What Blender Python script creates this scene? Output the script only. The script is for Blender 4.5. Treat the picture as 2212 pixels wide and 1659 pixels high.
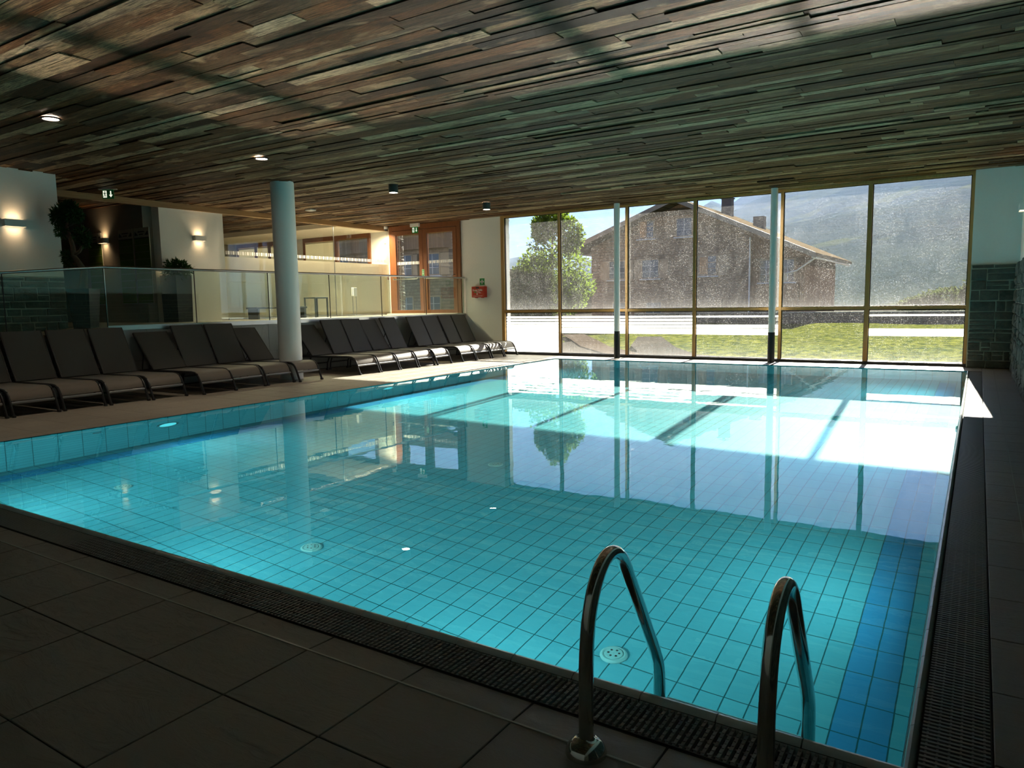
import bpy, bmesh, math, random
from math import radians as RAD, sin, cos, pi
from mathutils import Vector, Matrix
for o in list(bpy.data.objects): bpy.data.objects.remove(o)
C = bpy.context.scene.collection
random.seed(7)

# ------------------------------------------------------------------ camera
YAW, PITCH, ROLL, EYE = -0.572624, -0.111856, -0.01756, 1.29
fw = Vector((sin(YAW)*cos(PITCH), cos(YAW)*cos(PITCH), sin(PITCH)))
rt0 = Vector((cos(YAW), -sin(YAW), 0)); up0 = rt0.cross(fw)
rt = rt0*cos(ROLL) + up0*sin(ROLL); up = up0*cos(ROLL) - rt0*sin(ROLL)
cam_d = bpy.data.cameras.new('camera'); cam = bpy.data.objects.new('camera', cam_d); C.objects.link(cam)
m = Matrix((rt, up, -fw)).transposed().to_4x4(); m.translation = (0, 0, EYE); cam.matrix_world = m
cam_d.sensor_fit = 'HORIZONTAL'; cam_d.sensor_width = 36; cam_d.lens = 1562.15/2212*36
cam_d.clip_start = 0.05; cam_d.clip_end = 8000
sc = bpy.context.scene; sc.camera = cam
sc.view_settings.view_transform = 'Standard'; sc.view_settings.look = 'None'
sc.view_settings.gamma = 1; sc.view_settings.use_curve_mapping = False
sc.view_settings.exposure = 1.68
cy = sc.cycles
cy.use_adaptive_sampling = True; cy.adaptive_threshold = 0.08; cy.adaptive_min_samples = 24
cy.use_denoising = True; cy.denoiser = 'OPENIMAGEDENOISE'; cy.denoising_input_passes = 'RGB_ALBEDO_NORMAL'
cy.max_bounces = 8; cy.diffuse_bounces = 4; cy.glossy_bounces = 4; cy.transmission_bounces = 6; cy.transparent_max_bounces = 24
cy.caustics_refractive = True; cy.caustics_reflective = True; cy.blur_glossy = 0.5
cy.sample_clamp_indirect = 6.0; cy.use_light_tree = True

# ------------------------------------------------------------------ light
SUN_EL = RAD(27.0); SUN_AZ = math.atan(-0.057)      # sun stands beyond the window wall
sun_dir = Vector((sin(SUN_AZ)*cos(SUN_EL), cos(SUN_AZ)*cos(SUN_EL), sin(SUN_EL)))
SUN_W = 10.5
W = bpy.data.worlds.new('sky'); sc.world = W; W.use_nodes = True
nt = W.node_tree; nt.nodes.clear()
def wn(t, **k):
    n = nt.nodes.new(t)
    for a, b in k.items(): setattr(n, a, b)
    return n
wo = wn('ShaderNodeOutputWorld'); bg = wn('ShaderNodeBackground'); sky = wn('ShaderNodeTexSky')
sky.sky_type = 'NISHITA'; sky.sun_disc = False; sky.sun_elevation = SUN_EL; sky.sun_rotation = SUN_AZ
sky.altitude = 900; sky.air_density = 1.0; sky.dust_density = 0.35; sky.ozone_density = 2.0
bg.inputs['Strength'].default_value = 0.029
tcw = wn('ShaderNodeTexCoord'); mpw = wn('ShaderNodeMapping'); mpw.inputs['Scale'].default_value = (2.0, 2.6, 7.0)
nzw = wn('ShaderNodeTexNoise'); nzw.inputs['Scale'].default_value = 1.5; nzw.inputs['Detail'].default_value = 8; nzw.inputs['Roughness'].default_value = 0.6
rpw = wn('ShaderNodeValToRGB'); rpw.color_ramp.elements[0].position = 0.50; rpw.color_ramp.elements[1].position = 0.78
rpw.color_ramp.elements[0].color = (0, 0, 0, 1); rpw.color_ramp.elements[1].color = (0.7, 0.7, 0.7, 1)
mxw = wn('ShaderNodeMix', data_type='RGBA'); mxw.inputs[7].default_value = (11, 11.4, 12, 1)
L = nt.links.new
szw = wn('ShaderNodeSeparateXYZ'); elw = wn('ShaderNodeMapRange'); elw.inputs['From Min'].default_value = 0.13; elw.inputs['From Max'].default_value = 0.36
mlw = wn('ShaderNodeMath', operation='MULTIPLY'); L(tcw.outputs['Generated'], szw.inputs[0]); L(szw.outputs[2], elw.inputs['Value'])
L(tcw.outputs['Generated'], mpw.inputs[0]); L(mpw.outputs[0], nzw.inputs['Vector']); L(nzw.outputs['Fac'], rpw.inputs[0])
L(rpw.outputs[0], mlw.inputs[0]); L(elw.outputs[0], mlw.inputs[1]); L(mlw.outputs[0], mxw.inputs[0]); tnw = wn('ShaderNodeMix', data_type='RGBA', blend_type='MULTIPLY'); tnw.inputs[0].default_value = 1.0; tnw.inputs[7].default_value = (0.48, 0.70, 1.28, 1)
L(sky.outputs[0], tnw.inputs[6]); L(tnw.outputs[2], mxw.inputs[6]); L(mxw.outputs[2], bg.inputs['Color']); L(bg.outputs[0], wo.inputs['Surface'])

def lamp(name, kind, loc, energy, color=(1, 1, 1), parent=None, direction=None, **k):
    d = bpy.data.lights.new(name, kind); d.energy = energy; d.color = color
    for a, b in k.items(): setattr(d, a, b)
    o = bpy.data.objects.new(name, d); C.objects.link(o); o.location = loc
    if direction is not None: o.rotation_euler = Vector(direction).to_track_quat('-Z', 'Y').to_euler()
    if parent: o.parent = parent
    return o
sun = lamp('sun', 'SUN', (0, 40, 30), SUN_W, (1.0, 0.94, 0.84), direction=-sun_dir, angle=RAD(0.6))
sun.data.cycles.is_caustics_light = True
portal = lamp('window_portal', 'AREA', (-5.1, 15.75, 1.75), 1, direction=(0, -1, 0), shape='RECTANGLE', size=10.4, size_y=3.6)
portal.data.cycles.is_portal = True
portal2 = lamp('door_portal', 'AREA', (-15.2, 15.8, 2.25), 1, direction=(0, -1, 0), shape='RECTANGLE', size=9.0, size_y=2.7)
portal2.data.cycles.is_portal = True

# added area lamps imitating sunlight mirrored to the ceiling, one per window bay
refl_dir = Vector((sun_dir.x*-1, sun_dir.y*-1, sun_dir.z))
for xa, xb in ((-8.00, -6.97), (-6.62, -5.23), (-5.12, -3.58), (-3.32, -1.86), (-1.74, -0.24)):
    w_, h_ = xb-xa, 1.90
    lamp('sun_reflection_fill', 'AREA', ((xa+xb)/2+0.333, 9.54, 0.885), 20*0.085*w_*h_, (1.0, 0.93, 0.80), direction=refl_dir, shape='RECTANGLE', size=w_, size_y=h_, spread=RAD(3))

# ------------------------------------------------------------------ materials
MATS = {}
class NB:
    """small node builder"""
    def __init__(s, name):
        s.m = bpy.data.materials.new(name); s.m.use_nodes = True; s.t = s.m.node_tree; s.t.nodes.clear()
        s.out = s.t.nodes.new('ShaderNodeOutputMaterial'); MATS[name] = s.m
    def n(s, t, ins=None, **k):
        x = s.t.nodes.new(t)
        for a, b in k.items(): setattr(x, a, b)
        for a, b in (ins or {}).items():
            if isinstance(b, bpy.types.NodeSocket): s.t.links.new(b, x.inputs[a])
            else: x.inputs[a].default_value = b
        return x
    def math(s, op, a, b=0.0, c=None):
        i = {0: a, 1: b}
        if c is not None: i[2] = c
        return s.n('ShaderNodeMath', i, operation=op).outputs[0]
    def pos(s):   # every mesh is authored in metres with its own transform; object coordinates
        return s.n('ShaderNodeTexCoord').outputs['Object']
    def uv(s): return s.n('ShaderNodeTexCoord').outputs['UV']
    def xyz(s, v):
        r = s.n('ShaderNodeSeparateXYZ', {0: v}); return r.outputs
    def noise(s, v, scale=5, detail=4, rough=0.5, mscale=None, dist=0.0):
        if mscale: v = s.n('ShaderNodeMapping', {0: v, 'Scale': mscale}).outputs[0]
        return s.n('ShaderNodeTexNoise', {'Vector': v, 'Scale': scale, 'Detail': detail, 'Roughness': rough, 'Distortion': dist}).outputs['Fac']
    def ramp(s, f, stops):
        r = s.n('ShaderNodeValToRGB', {0: f}); cr = r.color_ramp
        while len(cr.elements) < len(stops): cr.elements.new(0.5)
        for e, (p, c) in zip(cr.elements, stops):
            e.position = p; e.color = (*c, 1) if not isinstance(c, (int, float)) else (c, c, c, 1)
        return r.outputs[0]
    def mix(s, f, a, b, blend='MIX'):
        x = s.n('ShaderNodeMix', {0: f}, data_type='RGBA', blend_type=blend)
        for i, v in ((6, a), (7, b)):
            if isinstance(v, bpy.types.NodeSocket): s.t.links.new(v, x.inputs[i])
            else: x.inputs[i].default_value = (*v, 1) if not isinstance(v, (int, float)) else (v, v, v, 1)
        return x.outputs[2]
    def bump(s, h, strength=0.3, dist=0.01):
        return s.n('ShaderNodeBump', {'Height': h, 'Strength': strength, 'Distance': dist}).outputs[0]
    def bsdf(s, col, rough=0.5, metal=0.0, normal=None, **k):
        i = {'Roughness': rough, 'Metallic': metal}
        i['Base Color'] = col if isinstance(col, bpy.types.NodeSocket) else (*col, 1)
        if normal is not None: i['Normal'] = normal
        for a, b in k.items(): i[a.replace('_', ' ')] = b
        return s.n('ShaderNodeBsdfPrincipled', i).outputs[0]
    def end(s, sh):
        s.t.links.new(sh, s.out.inputs['Surface']); return s.m

def simple(name, col, rough=0.5, metal=0.0, nz=0.0, nscale=20, bump=0.0, spec=0.5):
    b = NB(name)
    if nz or bump:
        f = b.noise(b.pos(), nscale, 5, 0.6)
        c = b.mix(f, tuple(max(0, x*(1-nz)) for x in col), tuple(min(1, x*(1+nz)) for x in col))
        return b.end(b.bsdf(c, rough, metal, b.bump(f, bump, 0.004) if bump else None, Specular_IOR_Level=spec))
    return b.end(b.bsdf(col, rough, metal, Specular_IOR_Level=spec))
def emit(name, col, strength):
    b = NB(name); return b.end(b.n('ShaderNodeEmission', {'Color': (*col, 1), 'Strength': strength}).outputs[0])

plaster = simple('plaster', (0.90, 0.90, 0.87), 0.85, nz=0.03, nscale=30, bump=0.05)
plaster_cream = simple('plaster_cream', (0.86, 0.78, 0.62), 0.85, nz=0.03, nscale=20)
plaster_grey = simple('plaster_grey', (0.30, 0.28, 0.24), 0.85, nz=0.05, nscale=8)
column_paint = simple('column_paint', (0.88, 0.90, 0.89), 0.38)
black_paint = simple('black_paint', (0.012, 0.013, 0.015), 0.4)
frame_metal = simple('frame_metal', (0.035, 0.035, 0.037), 0.32, 0.3)
bar_metal = simple('bar_metal', (0.24, 0.24, 0.25), 0.3, 0.5)
steel = simple('steel', (0.62, 0.60, 0.57), 0.10, 1.0)
steel_brushed = simple('steel_brushed', (0.5, 0.5, 0.5), 0.28, 1.0)
white_plastic = simple('white_plastic', (0.72, 0.72, 0.70), 0.35)
grey_plastic = simple('grey_plastic', (0.05, 0.065, 0.07), 0.4)
teal_black = simple('planter_lacquer', (0.018, 0.024, 0.03), 0.6, spec=0.2)
red_plastic = simple('red_plastic', (0.50, 0.035, 0.015), 0.35)
dark_red = simple('dark_red', (0.22, 0.012, 0.012), 0.4)
green_sign = simple('green_sign', (0.01, 0.30, 0.07), 0.4)
first_aid_green = simple('first_aid_green', (0.03, 0.36, 0.09), 0.4)
sign_white = simple('sign_white', (0.85, 0.86, 0.84), 0.4)
alu = simple('aluminium_lamp', (0.88, 0.88, 0.86), 0.5)
board_green = simple('board_green', (0.11, 0.20, 0.03), 0.5)
board_white = simple('board_white', (0.42, 0.42, 0.38), 0.5)
ink = simple('ink', (0.03, 0.03, 0.03), 0.5)
silicone = simple('silicone', (0.55, 0.54, 0.50), 0.25)
dark_gap = simple('dark_gap', (0.02, 0.02, 0.02), 0.8)
bark = simple('bark', (0.10, 0.075, 0.05), 0.9, nz=0.4, nscale=40, bump=0.5)
soil = simple('soil', (0.03, 0.02, 0.015), 0.95)
inlet_mat = simple('inlet_plastic', (0.16, 0.34, 0.32), 0.4)
warm_glow = emit('warm_glow', (1.0, 0.72, 0.42), 1.2)
spot_glow = emit('spot_glow', (1.0, 0.80, 0.62), 26.0)
pool_glow = emit('pool_glow', (0.10, 0.75, 0.85), 0.5)
sign_glow = emit('sign_glow', (0.95, 1.0, 0.80), 0.28)

def m_leaf(name, c1, c2, tr=0.35):
    b = NB(name); f = b.noise(b.pos(), 9, 3, 0.6)
    c = b.mix(f, c1, c2)
    d = b.n('ShaderNodeBsdfDiffuse', {'Color': c}).outputs[0]; t = b.n('ShaderNodeBsdfTranslucent', {'Color': c}).outputs[0]
    return b.end(b.n('ShaderNodeMixShader', {0: tr, 1: d, 2: t}).outputs[0])
leaf_dark = m_leaf('leaf_dark', (0.02, 0.06, 0.025), (0.04, 0.10, 0.03), 0.15)
leaf_tree = m_leaf('leaf_tree', (0.05, 0.10, 0.010), (0.20, 0.27, 0.03), 0.5)
leaf_hedge = m_leaf('leaf_hedge', (0.008, 0.017, 0.003), (0.065, 0.085, 0.012), 0.5)
leaf_far = m_leaf('leaf_far', (0.05, 0.08, 0.03), (0.12, 0.14, 0.05), 0.3)

def grid_fac(b, u, v, su, sv, w):
    """1 on the joint lines of a su x sv grid, w = joint width in metres"""
    def line(x, s):
        q = b.math('FRACT', b.math('DIVIDE', x, s)); e = w/2/s
        return b.math('MAXIMUM', b.math('LESS_THAN', q, e), b.math('GREATER_THAN', q, 1-e))
    return b.math('MAXIMUM', line(u, su), line(v, sv))

def m_pool(name, axes, band=None, su=0.125, sv=0.25, w=0.007):
    b = NB(name); p = b.xyz(b.pos()); u, v = p[axes[0]], p[axes[1]]
    if axes[0] == 0: u = b.math('ADD', u, 0.129)
    g = grid_fac(b, u, b.math('ADD', v, 0.0), su, sv, w)
    cell = b.n('ShaderNodeTexWhiteNoise', {0: b.n('ShaderNodeCombineXYZ', {0: b.math('FLOOR', b.math('DIVIDE', u, su)), 1: b.math('FLOOR', b.math('DIVIDE', v, sv))}).outputs[0]}, noise_dimensions='2D').outputs['Value']
    c = b.mix(cell, (0.052, 0.250, 0.285), (0.062, 0.278, 0.310))
    cloud = b.noise(b.pos(), 1.6, 4, 0.6)
    c = b.mix(b.math('MULTIPLY', cloud, 0.25), c, (0.09, 0.305, 0.325))
    if band:      # darker blue double row of tiles a hand's width off the walls
        x0, x1, y0, y1 = band; X, Y = p[0], p[1]
        def inb(t, a, c_): return b.math('MULTIPLY', b.math('GREATER_THAN', t, a), b.math('LESS_THAN', t, c_))
        mm = b.math('MAXIMUM', inb(X, -0.504, -0.254), inb(X, -8.004, -7.754))
        mm = b.math('MULTIPLY', mm, inb(Y, y0, y1))
        c = b.mix(mm, c, (0.024, 0.18, 0.31))
    c = b.mix(g, c, (0.008, 0.07, 0.075))
    return b.end(b.bsdf(c, 0.35, 0, Specular_IOR_Level=0.2))
pool_floor_mat = m_pool('pool_floor_tile', (0, 1), band=(0, 0, 2.5, 14.2))
pool_side_mat = m_pool('pool_side_tile', (1, 2), su=0.25, sv=0.125)
pool_end_mat = m_pool('pool_end_tile', (0, 2), su=0.25, sv=0.125)

def m_water():
    b = NB('water')
    p = b.pos(); n1 = b.noise(p, 1.3, 3, 0.5); n2 = b.noise(p, 9, 2, 0.5)
    h = b.math('ADD', n1, b.math('MULTIPLY', n2, 0.10))
    nrm = b.n('ShaderNodeBump', {'Height': h, 'Strength': 0.025, 'Distance': 0.05}).outputs[0]
    g = b.n('ShaderNodeBsdfGlass', {'Color': (0.90, 1, 1, 1), 'Roughness': 0.0, 'IOR': 1.333, 'Normal': nrm})
    return b.end(g.outputs[0])
water_mat = m_water()

def m_deck(name, c1, c2, c3, rough=0.45):
    b = NB(name); p = b.pos()
    att = b.n('ShaderNodeAttribute', attribute_name='rnd').outputs['Fac']
    off = b.n('ShaderNodeCombineXYZ', {0: b.math('MULTIPLY', att, 37.0), 1: b.math('MULTIPLY', att, 91.0)}).outputs[0]
    v = b.n('ShaderNodeVectorMath', {0: p, 1: off}, operation='ADD').outputs[0]
    st = b.noise(v, 3.0, 8, 0.65, (1.2, 4.0, 1), 1.2); fine = b.noise(v, 60, 4, 0.7)
    c = b.mix(att, c1, c2); c = b.mix(b.math('MULTIPLY', st, 0.6), c, c3)
    cr = b.ramp(st, [(0.0, 0.2), (0.485, 0.5), (0.5, 0.62), (0.515, 0.5), (1.0, 0.8)])
    h = b.math('ADD', cr, b.math('MULTIPLY', fine, 0.12))
    r = b.math('ADD', b.math('MULTIPLY', fine, 0.2), rough-0.1)
    return b.end(b.bsdf(c, r, 0, b.bump(h, 0.7, 0.008), Specular_IOR_Level=0.5))
deck_mat = m_deck('slate_tile', (0.25, 0.232, 0.20), (0.20, 0.188, 0.165), (0.27, 0.238, 0.19))
deck_beige_lit = m_deck('beige_tile_lit', (0.27, 0.245, 0.205), (0.235, 0.215, 0.18), (0.30, 0.26, 0.205))  # same tile in beige, albedo raised to carry the brighter sunlit deck
face_mat = m_deck('wall_tile_grey', (0.33, 0.34, 0.33), (0.30, 0.31, 0.30), (0.27, 0.28, 0.27), 0.5)
coping_mat = simple('coping_glaze', (0.56, 0.60, 0.60), 0.22)
grate_mat = simple('grate_plastic', (0.22, 0.22, 0.215), 0.36)

def m_plank():
    b = NB('reclaimed_planks'); p = b.pos()
    a = b.n('ShaderNodeAttribute', attribute_name='rnd').outputs['Fac']
    a2 = b.math('FRACT', b.math('MULTIPLY', a, 17.31)); a3 = b.math('FRACT', b.math('MULTIPLY', a, 71.7))
    off = b.n('ShaderNodeCombineXYZ', {0: b.math('MULTIPLY', a, 53.0), 1: b.math('MULTIPLY', a2, 31.0), 2: b.math('MULTIPLY', a3, 9.0)}).outputs[0]
    v = b.n('ShaderNodeVectorMath', {0: p, 1: off}, operation='ADD').outputs[0]
    grain = b.noise(v, 5.0, 8, 0.65, (0.7, 14, 14), 1.0); patch = b.noise(v, 1.5, 5, 0.65, (0.8, 3, 3), 0.6)
    fine = b.noise(v, 30, 5, 0.7, (0.8, 12, 12))
    base = b.ramp(a, [(0.0, (0.026, 0.016, 0.010)), (0.14, (0.085, 0.044, 0.020)), (0.32, (0.165, 0.088, 0.040)), (0.46, (0.115, 0.075, 0.042)),
                      (0.58, (0.055, 0.040, 0.028)), (0.68, (0.22, 0.165, 0.105)), (0.80, (0.36, 0.31, 0.22)), (0.90, (0.46, 0.42, 0.33)), (0.95, (0.018, 0.012, 0.008))])
    c = b.mix(b.ramp(grain, [(0.40, 0.0), (0.56, 1.0)]), b.mix(0.80, base, (0.010, 0.006, 0.004)), base)
    c = b.mix(b.ramp(fine, [(0.42, 0.55), (0.52, 0.0)]), c, (0.012, 0.008, 0.005))
    c = b.mix(b.ramp(patch, [(0.56, 0.0), (0.70, 0.6)]), c, (0.34, 0.29, 0.21))
    c = b.mix(b.ramp(patch, [(0.32, 0.9), (0.46, 0.0)]), c, (0.016, 0.010, 0.006))
    c = b.mix(1.0, c, (1.25, 1.02, 0.80), 'MULTIPLY')
    h = b.math('ADD', grain, b.math('MULTIPLY', fine, 0.5))
    return b.end(b.bsdf(c, b.math('ADD', b.math('MULTIPLY', fine, 0.3), 0.40), 0, b.bump(h, 0.8, 0.012), Specular_IOR_Level=0.14))
plank_mat = m_plank()

def m_wood(name, c1, c2, ms=(18, 18, 0.8), rough=0.45):
    b = NB(name); g = b.noise(b.pos(), 3, 6, 0.6, ms, 0.8)
    c = b.mix(b.ramp(g, [(0.3, 0.0), (0.7, 1.0)]), c1, c2)
    return b.end(b.bsdf(c, rough, 0, b.bump(g, 0.15, 0.004)))
wood_gold = m_wood('wood_gold', (0.40, 0.22, 0.065), (0.52, 0.31, 0.11))
wood_red = m_wood('wood_red', (0.16, 0.055, 0.018), (0.24, 0.09, 0.032))
wood_beam = m_wood('wood_beam', (0.26, 0.15, 0.065), (0.40, 0.25, 0.12), (14, 0.6, 14))
wood_grey = m_wood('wood_grey', (0.28, 0.22, 0.16), (0.42, 0.34, 0.26), (14, 14, 1))

def m_fabric():
    b = NB('sling_mesh'); p = b.xyz(b.uv())
    wv = b.math('MULTIPLY', b.math('SINE', b.math('MULTIPLY', p[0], 2600)), b.math('SINE', b.math('MULTIPLY', p[1], 2600)))
    n = b.noise(b.pos(), 12, 3, 0.5)
    c = b.mix(n, (0.115, 0.095, 0.075), (0.135, 0.112, 0.09))
    return b.end(b.bsdf(c, 0.55, 0, b.bump(wv, 0.1, 0.001), Specular_IOR_Level=0.35, Sheen_Weight=0.2))
sling_mat = m_fabric()
sling_back_mat = simple('sling_back', (0.075, 0.072, 0.065), 0.6, nz=0.05, nscale=12)

def m_stone(name, c1, c2, c3):
    b = NB(name); p = b.pos()
    a = b.n('ShaderNodeAttribute', attribute_name='rnd').outputs['Fac']
    n = b.noise(p, 9, 6, 0.7); n2 = b.noise(p, 40, 5, 0.7)
    c = b.mix(a, c1, c2); c = b.mix(b.ramp(n, [(0.4, 0.0), (0.75, 0.8)]), c, c3)
    return b.end(b.bsdf(c, 0.7, 0, b.bump(b.math('ADD', n, b.math('MULTIPLY', n2, 0.4)), 0.9, 0.03), Specular_IOR_Level=0.06))
stone_mat = m_stone('slate_stone', (0.065, 0.085, 0.075), (0.12, 0.135, 0.12), (0.19, 0.20, 0.17))
stone_light = m_stone('field_stone', (0.09, 0.078, 0.065), (0.17, 0.145, 0.12), (0.22, 0.19, 0.16))
mortar_mat = simple('mortar', (0.46, 0.48, 0.40), 0.9, nz=0.2, nscale=30, bump=0.4, spec=0.0)

def schlick(b, f0):
    fc = b.n('ShaderNodeLayerWeight', {'Blend': 0.5}).outputs['Facing']
    return b.math('ADD', b.math('MULTIPLY', b.math('POWER', fc, 5.0), 1-f0), f0)
def m_pane(name, base=0.03, spec_amt=0.30, tint=(0.97, 0.985, 0.98), bottom=0.0, z0=0.0, bright=0.8):
    """clear pane with dried water spots and a film of dust; z0 = height of the sill in object space"""
    b = NB(name); p = b.pos(); s = b.xyz(p)
    cl = b.n('ShaderNodeBsdfTransparent', {'Color': (*tint, 1)}).outputs[0]
    gl = b.n('ShaderNodeBsdfGlossy', {'Roughness': 0.0, 'Color': (1, 1, 1, 1)}).outputs[0]
    fr = schlick(b, 0.04)
    a = b.n('ShaderNodeMixShader', {0: fr, 1: cl, 2: gl}).outputs[0]
    big = b.noise(p, 1.6, 5, 0.65, (1, 1, 0.6), 1.5); st = b.noise(p, 7, 5, 0.7, (5, 5, 0.35), 0.5)
    sp = b.n('ShaderNodeTexVoronoi', {'Vector': p, 'Scale': 38.0, 'Randomness': 1.0}).outputs['Distance']
    sp2 = b.n('ShaderNodeTexVoronoi', {'Vector': p, 'Scale': 90.0, 'Randomness': 1.0}).outputs['Distance']
    dots = b.math('MAXIMUM', b.ramp(sp, [(0.12, 1.0), (0.24, 0.0)]), b.math('MULTIPLY', b.ramp(sp2, [(0.14, 1.0), (0.30, 0.0)]), 0.35))
    f = b.math('MULTIPLY', dots, b.math('MULTIPLY', b.ramp(big, [(0.35, 0.15), (0.65, 1.0)]), spec_amt))
    veil = b.math('MULTIPLY', b.ramp(b.math('ADD', b.math('MULTIPLY', big, 0.6), b.math('MULTIPLY', st, 0.4)), [(0.3, 0.4), (0.7, 1.6)]), base)
    f = b.math('ADD', f, veil)
    if bottom:
        zz = b.math('SUBTRACT', s[2], z0); e = b.math('POWER', 2.718, b.math('MULTIPLY', zz, -7.0))
        f = b.math('ADD', f, b.math('MULTIPLY', b.math('MULTIPLY', e, bottom), b.ramp(st, [(0.3, 0.5), (0.7, 1.3)])))
    f = b.math('MINIMUM', f, 0.95)
    d = b.n('ShaderNodeBsdfTranslucent', {'Color': (bright, bright, bright, 1)}).outputs[0]
    return b.end(b.n('ShaderNodeMixShader', {0: f, 1: a, 2: d}).outputs[0])
pane_up = m_pane('pane_spotted', 0.0062, 0.18, bottom=0.034, z0=1.08)
pane_low = m_pane('pane_spotted_low', 0.0040, 0.14, bottom=0.040, z0=0.05)
pane_door = m_pane('pane_door', 0.0022, 0.03)
pane_clean = m_pane('pane_clean', 0.004, 0.0)
def m_rail_glass():
    b = NB('rail_glass')
    cl = b.n('ShaderNodeBsdfTransparent', {'Color': (0.86, 0.93, 0.89, 1)}).outputs[0]
    gl = b.n('ShaderNodeBsdfGlossy', {'Roughness': 0.0, 'Color': (0.95, 1, 0.97, 1)}).outputs[0]
    fr = schlick(b, 0.055)
    return b.end(b.n('ShaderNodeMixShader', {0: fr, 1: cl, 2: gl}).outputs[0])
rail_glass = m_rail_glass()
def m_film():
    b = NB('frosted_film'); n = b.noise(b.pos(), 60, 4, 0.7)
    c = b.mix(n, (0.80, 0.82, 0.80), (0.92, 0.93, 0.90))
    t = b.n('ShaderNodeBsdfTranslucent', {'Color': c}).outputs[0]; d = b.n('ShaderNodeBsdfDiffuse', {'Color': c}).outputs[0]
    return b.end(b.n('ShaderNodeMixShader', {0: 0.45, 1: t, 2: d}).outputs[0])
film_mat = m_film()
def m_blind():
    b = NB('roller_blind'); s = b.xyz(b.pos())
    r = b.math('SINE', b.math('MULTIPLY', s[2], 220)); c = b.mix(b.math('ADD', b.math('MULTIPLY', r, 0.2), 0.4), (0.75, 0.70, 0.55), (0.62, 0.60, 0.46))
    t = b.n('ShaderNodeBsdfTranslucent', {'Color': c}).outputs[0]; d = b.n('ShaderNodeBsdfDiffuse', {'Color': c}).outputs[0]
    return b.end(b.n('ShaderNodeMixShader', {0: 0.75, 1: t, 2: d}).outputs[0])
blind_mat = m_blind()
def m_grass():
    b = NB('meadow'); p = b.pos(); n = b.noise(p, 4.5, 5, 0.8, (1, 0.5, 1)); n2 = b.noise(p, 0.35, 3, 0.6)
    c = b.mix(b.ramp(n, [(0.42, 0.0), (0.58, 1.0)]), (0.020, 0.036, 0.005), (0.15, 0.16, 0.030))
    c = b.mix(b.ramp(n2, [(0.4, 0.0), (0.7, 0.5)]), c, (0.060, 0.072, 0.020))
    return b.end(b.bsdf(c, 1.0, 0, b.bump(n, 0.6, 0.03), Specular_IOR_Level=0.0))
grass_mat = m_grass()
gravel_mat = simple('gravel', (0.065, 0.060, 0.052), 1.0, nz=0.5, nscale=12, bump=0.4, spec=0.0)
def m_mountain():
    b = NB('forest_slope'); p = b.pos(); s = b.xyz(p)
    n = b.noise(p, 0.012, 10, 0.72); n2 = b.noise(p, 0.10, 6, 0.8)
    c = b.mix(b.ramp(n, [(0.35, 0.0), (0.65, 1.0)]), (0.018, 0.034, 0.030), (0.034, 0.050, 0.036))
    c = b.mix(b.ramp(n2, [(0.4, 0.0), (0.75, 0.6)]), c, (0.010, 0.022, 0.022))
    c = b.mix(b.math('MULTIPLY', b.ramp(b.noise(p, 0.0035, 5, 0.6), [(0.56, 0.0), (0.60, 1.0)]), 0.8), c, (0.06, 0.075, 0.03))
    snow = b.math('MULTIPLY', b.math('GREATER_THAN', s[2], 640), b.ramp(n2, [(0.52, 0.0), (0.58, 1.0)]))
    c = b.mix(snow, c, (0.25, 0.27, 0.3))
    return b.end(b.bsdf(c, 0.95, 0, b.bump(n2, 0.7, 5.0), Specular_IOR_Level=0.0))
mountain_mat = m_mountain()
def m_rows(name, c1, c2, row, colw, rough=0.85, axis='x', bumpd=0.03):
    b = NB(name); p = b.pos(); s = b.xyz(p)
    u = s[0] if axis == 'x' else s[1]
    r = b.math('DIVIDE', s[2], row); ri = b.math('FLOOR', r); rf = b.math('FRACT', r)
    uu = b.math('ADD', b.math('DIVIDE', u, colw), b.math('MULTIPLY', ri, 0.37)); ui = b.math('FLOOR', uu); uf = b.math('FRACT', uu)
    w = b.n('ShaderNodeTexWhiteNoise', {0: b.n('ShaderNodeCombineXYZ', {0: ui, 1: ri}).outputs[0]}, noise_dimensions='2D').outputs['Value']
    c = b.mix(w, c1, c2); c = b.mix(b.math('MULTIPLY', b.noise(p, 1.2, 5, 0.6), 0.5), c, tuple(x*0.55 for x in c1))
    gap = b.math('MAXIMUM', b.math('LESS_THAN', rf, 0.14), b.math('LESS_THAN', uf, 0.06))
    c = b.mix(b.math('MULTIPLY', gap, 0.75), c, (0.03, 0.02, 0.015))
    return b.end(b.bsdf(c, rough, 0, b.bump(b.math('SUBTRACT', 1.0, rf), 0.8, bumpd), Specular_IOR_Level=0.0))
shingle_mat = m_rows('wall_shingles', (0.28, 0.19, 0.13), (0.44, 0.32, 0.23), 0.16, 0.12)
boards_mat = m_rows('wood_boards', (0.26, 0.15, 0.09), (0.36, 0.22, 0.14), 3.0, 0.16)
roof_mat = m_rows('roof_tiles', (0.15, 0.115, 0.075), (0.20, 0.16, 0.105), 0.15, 0.3, axis='y')
shutter_mat = simple('shutter_wood', (0.42, 0.31, 0.21), 0.7, nz=0.15, nscale=6)
win_dark = simple('house_glass', (0.10, 0.13, 0.17), 0.05, 0.0)
sill_white = simple('sill_white', (0.62, 0.64, 0.68), 0.5)
curtain = simple('house_curtain', (0.55, 0.30, 0.15), 0.8)
chimney_mat = simple('chimney_stone', (0.15, 0.14, 0.13), 0.9, nz=0.3, nscale=6)
boardwalk_mat = m_rows('boardwalk_wood', (0.17, 0.14, 0.105), (0.25, 0.21, 0.16), 5.0, 0.22, axis='y')

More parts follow.
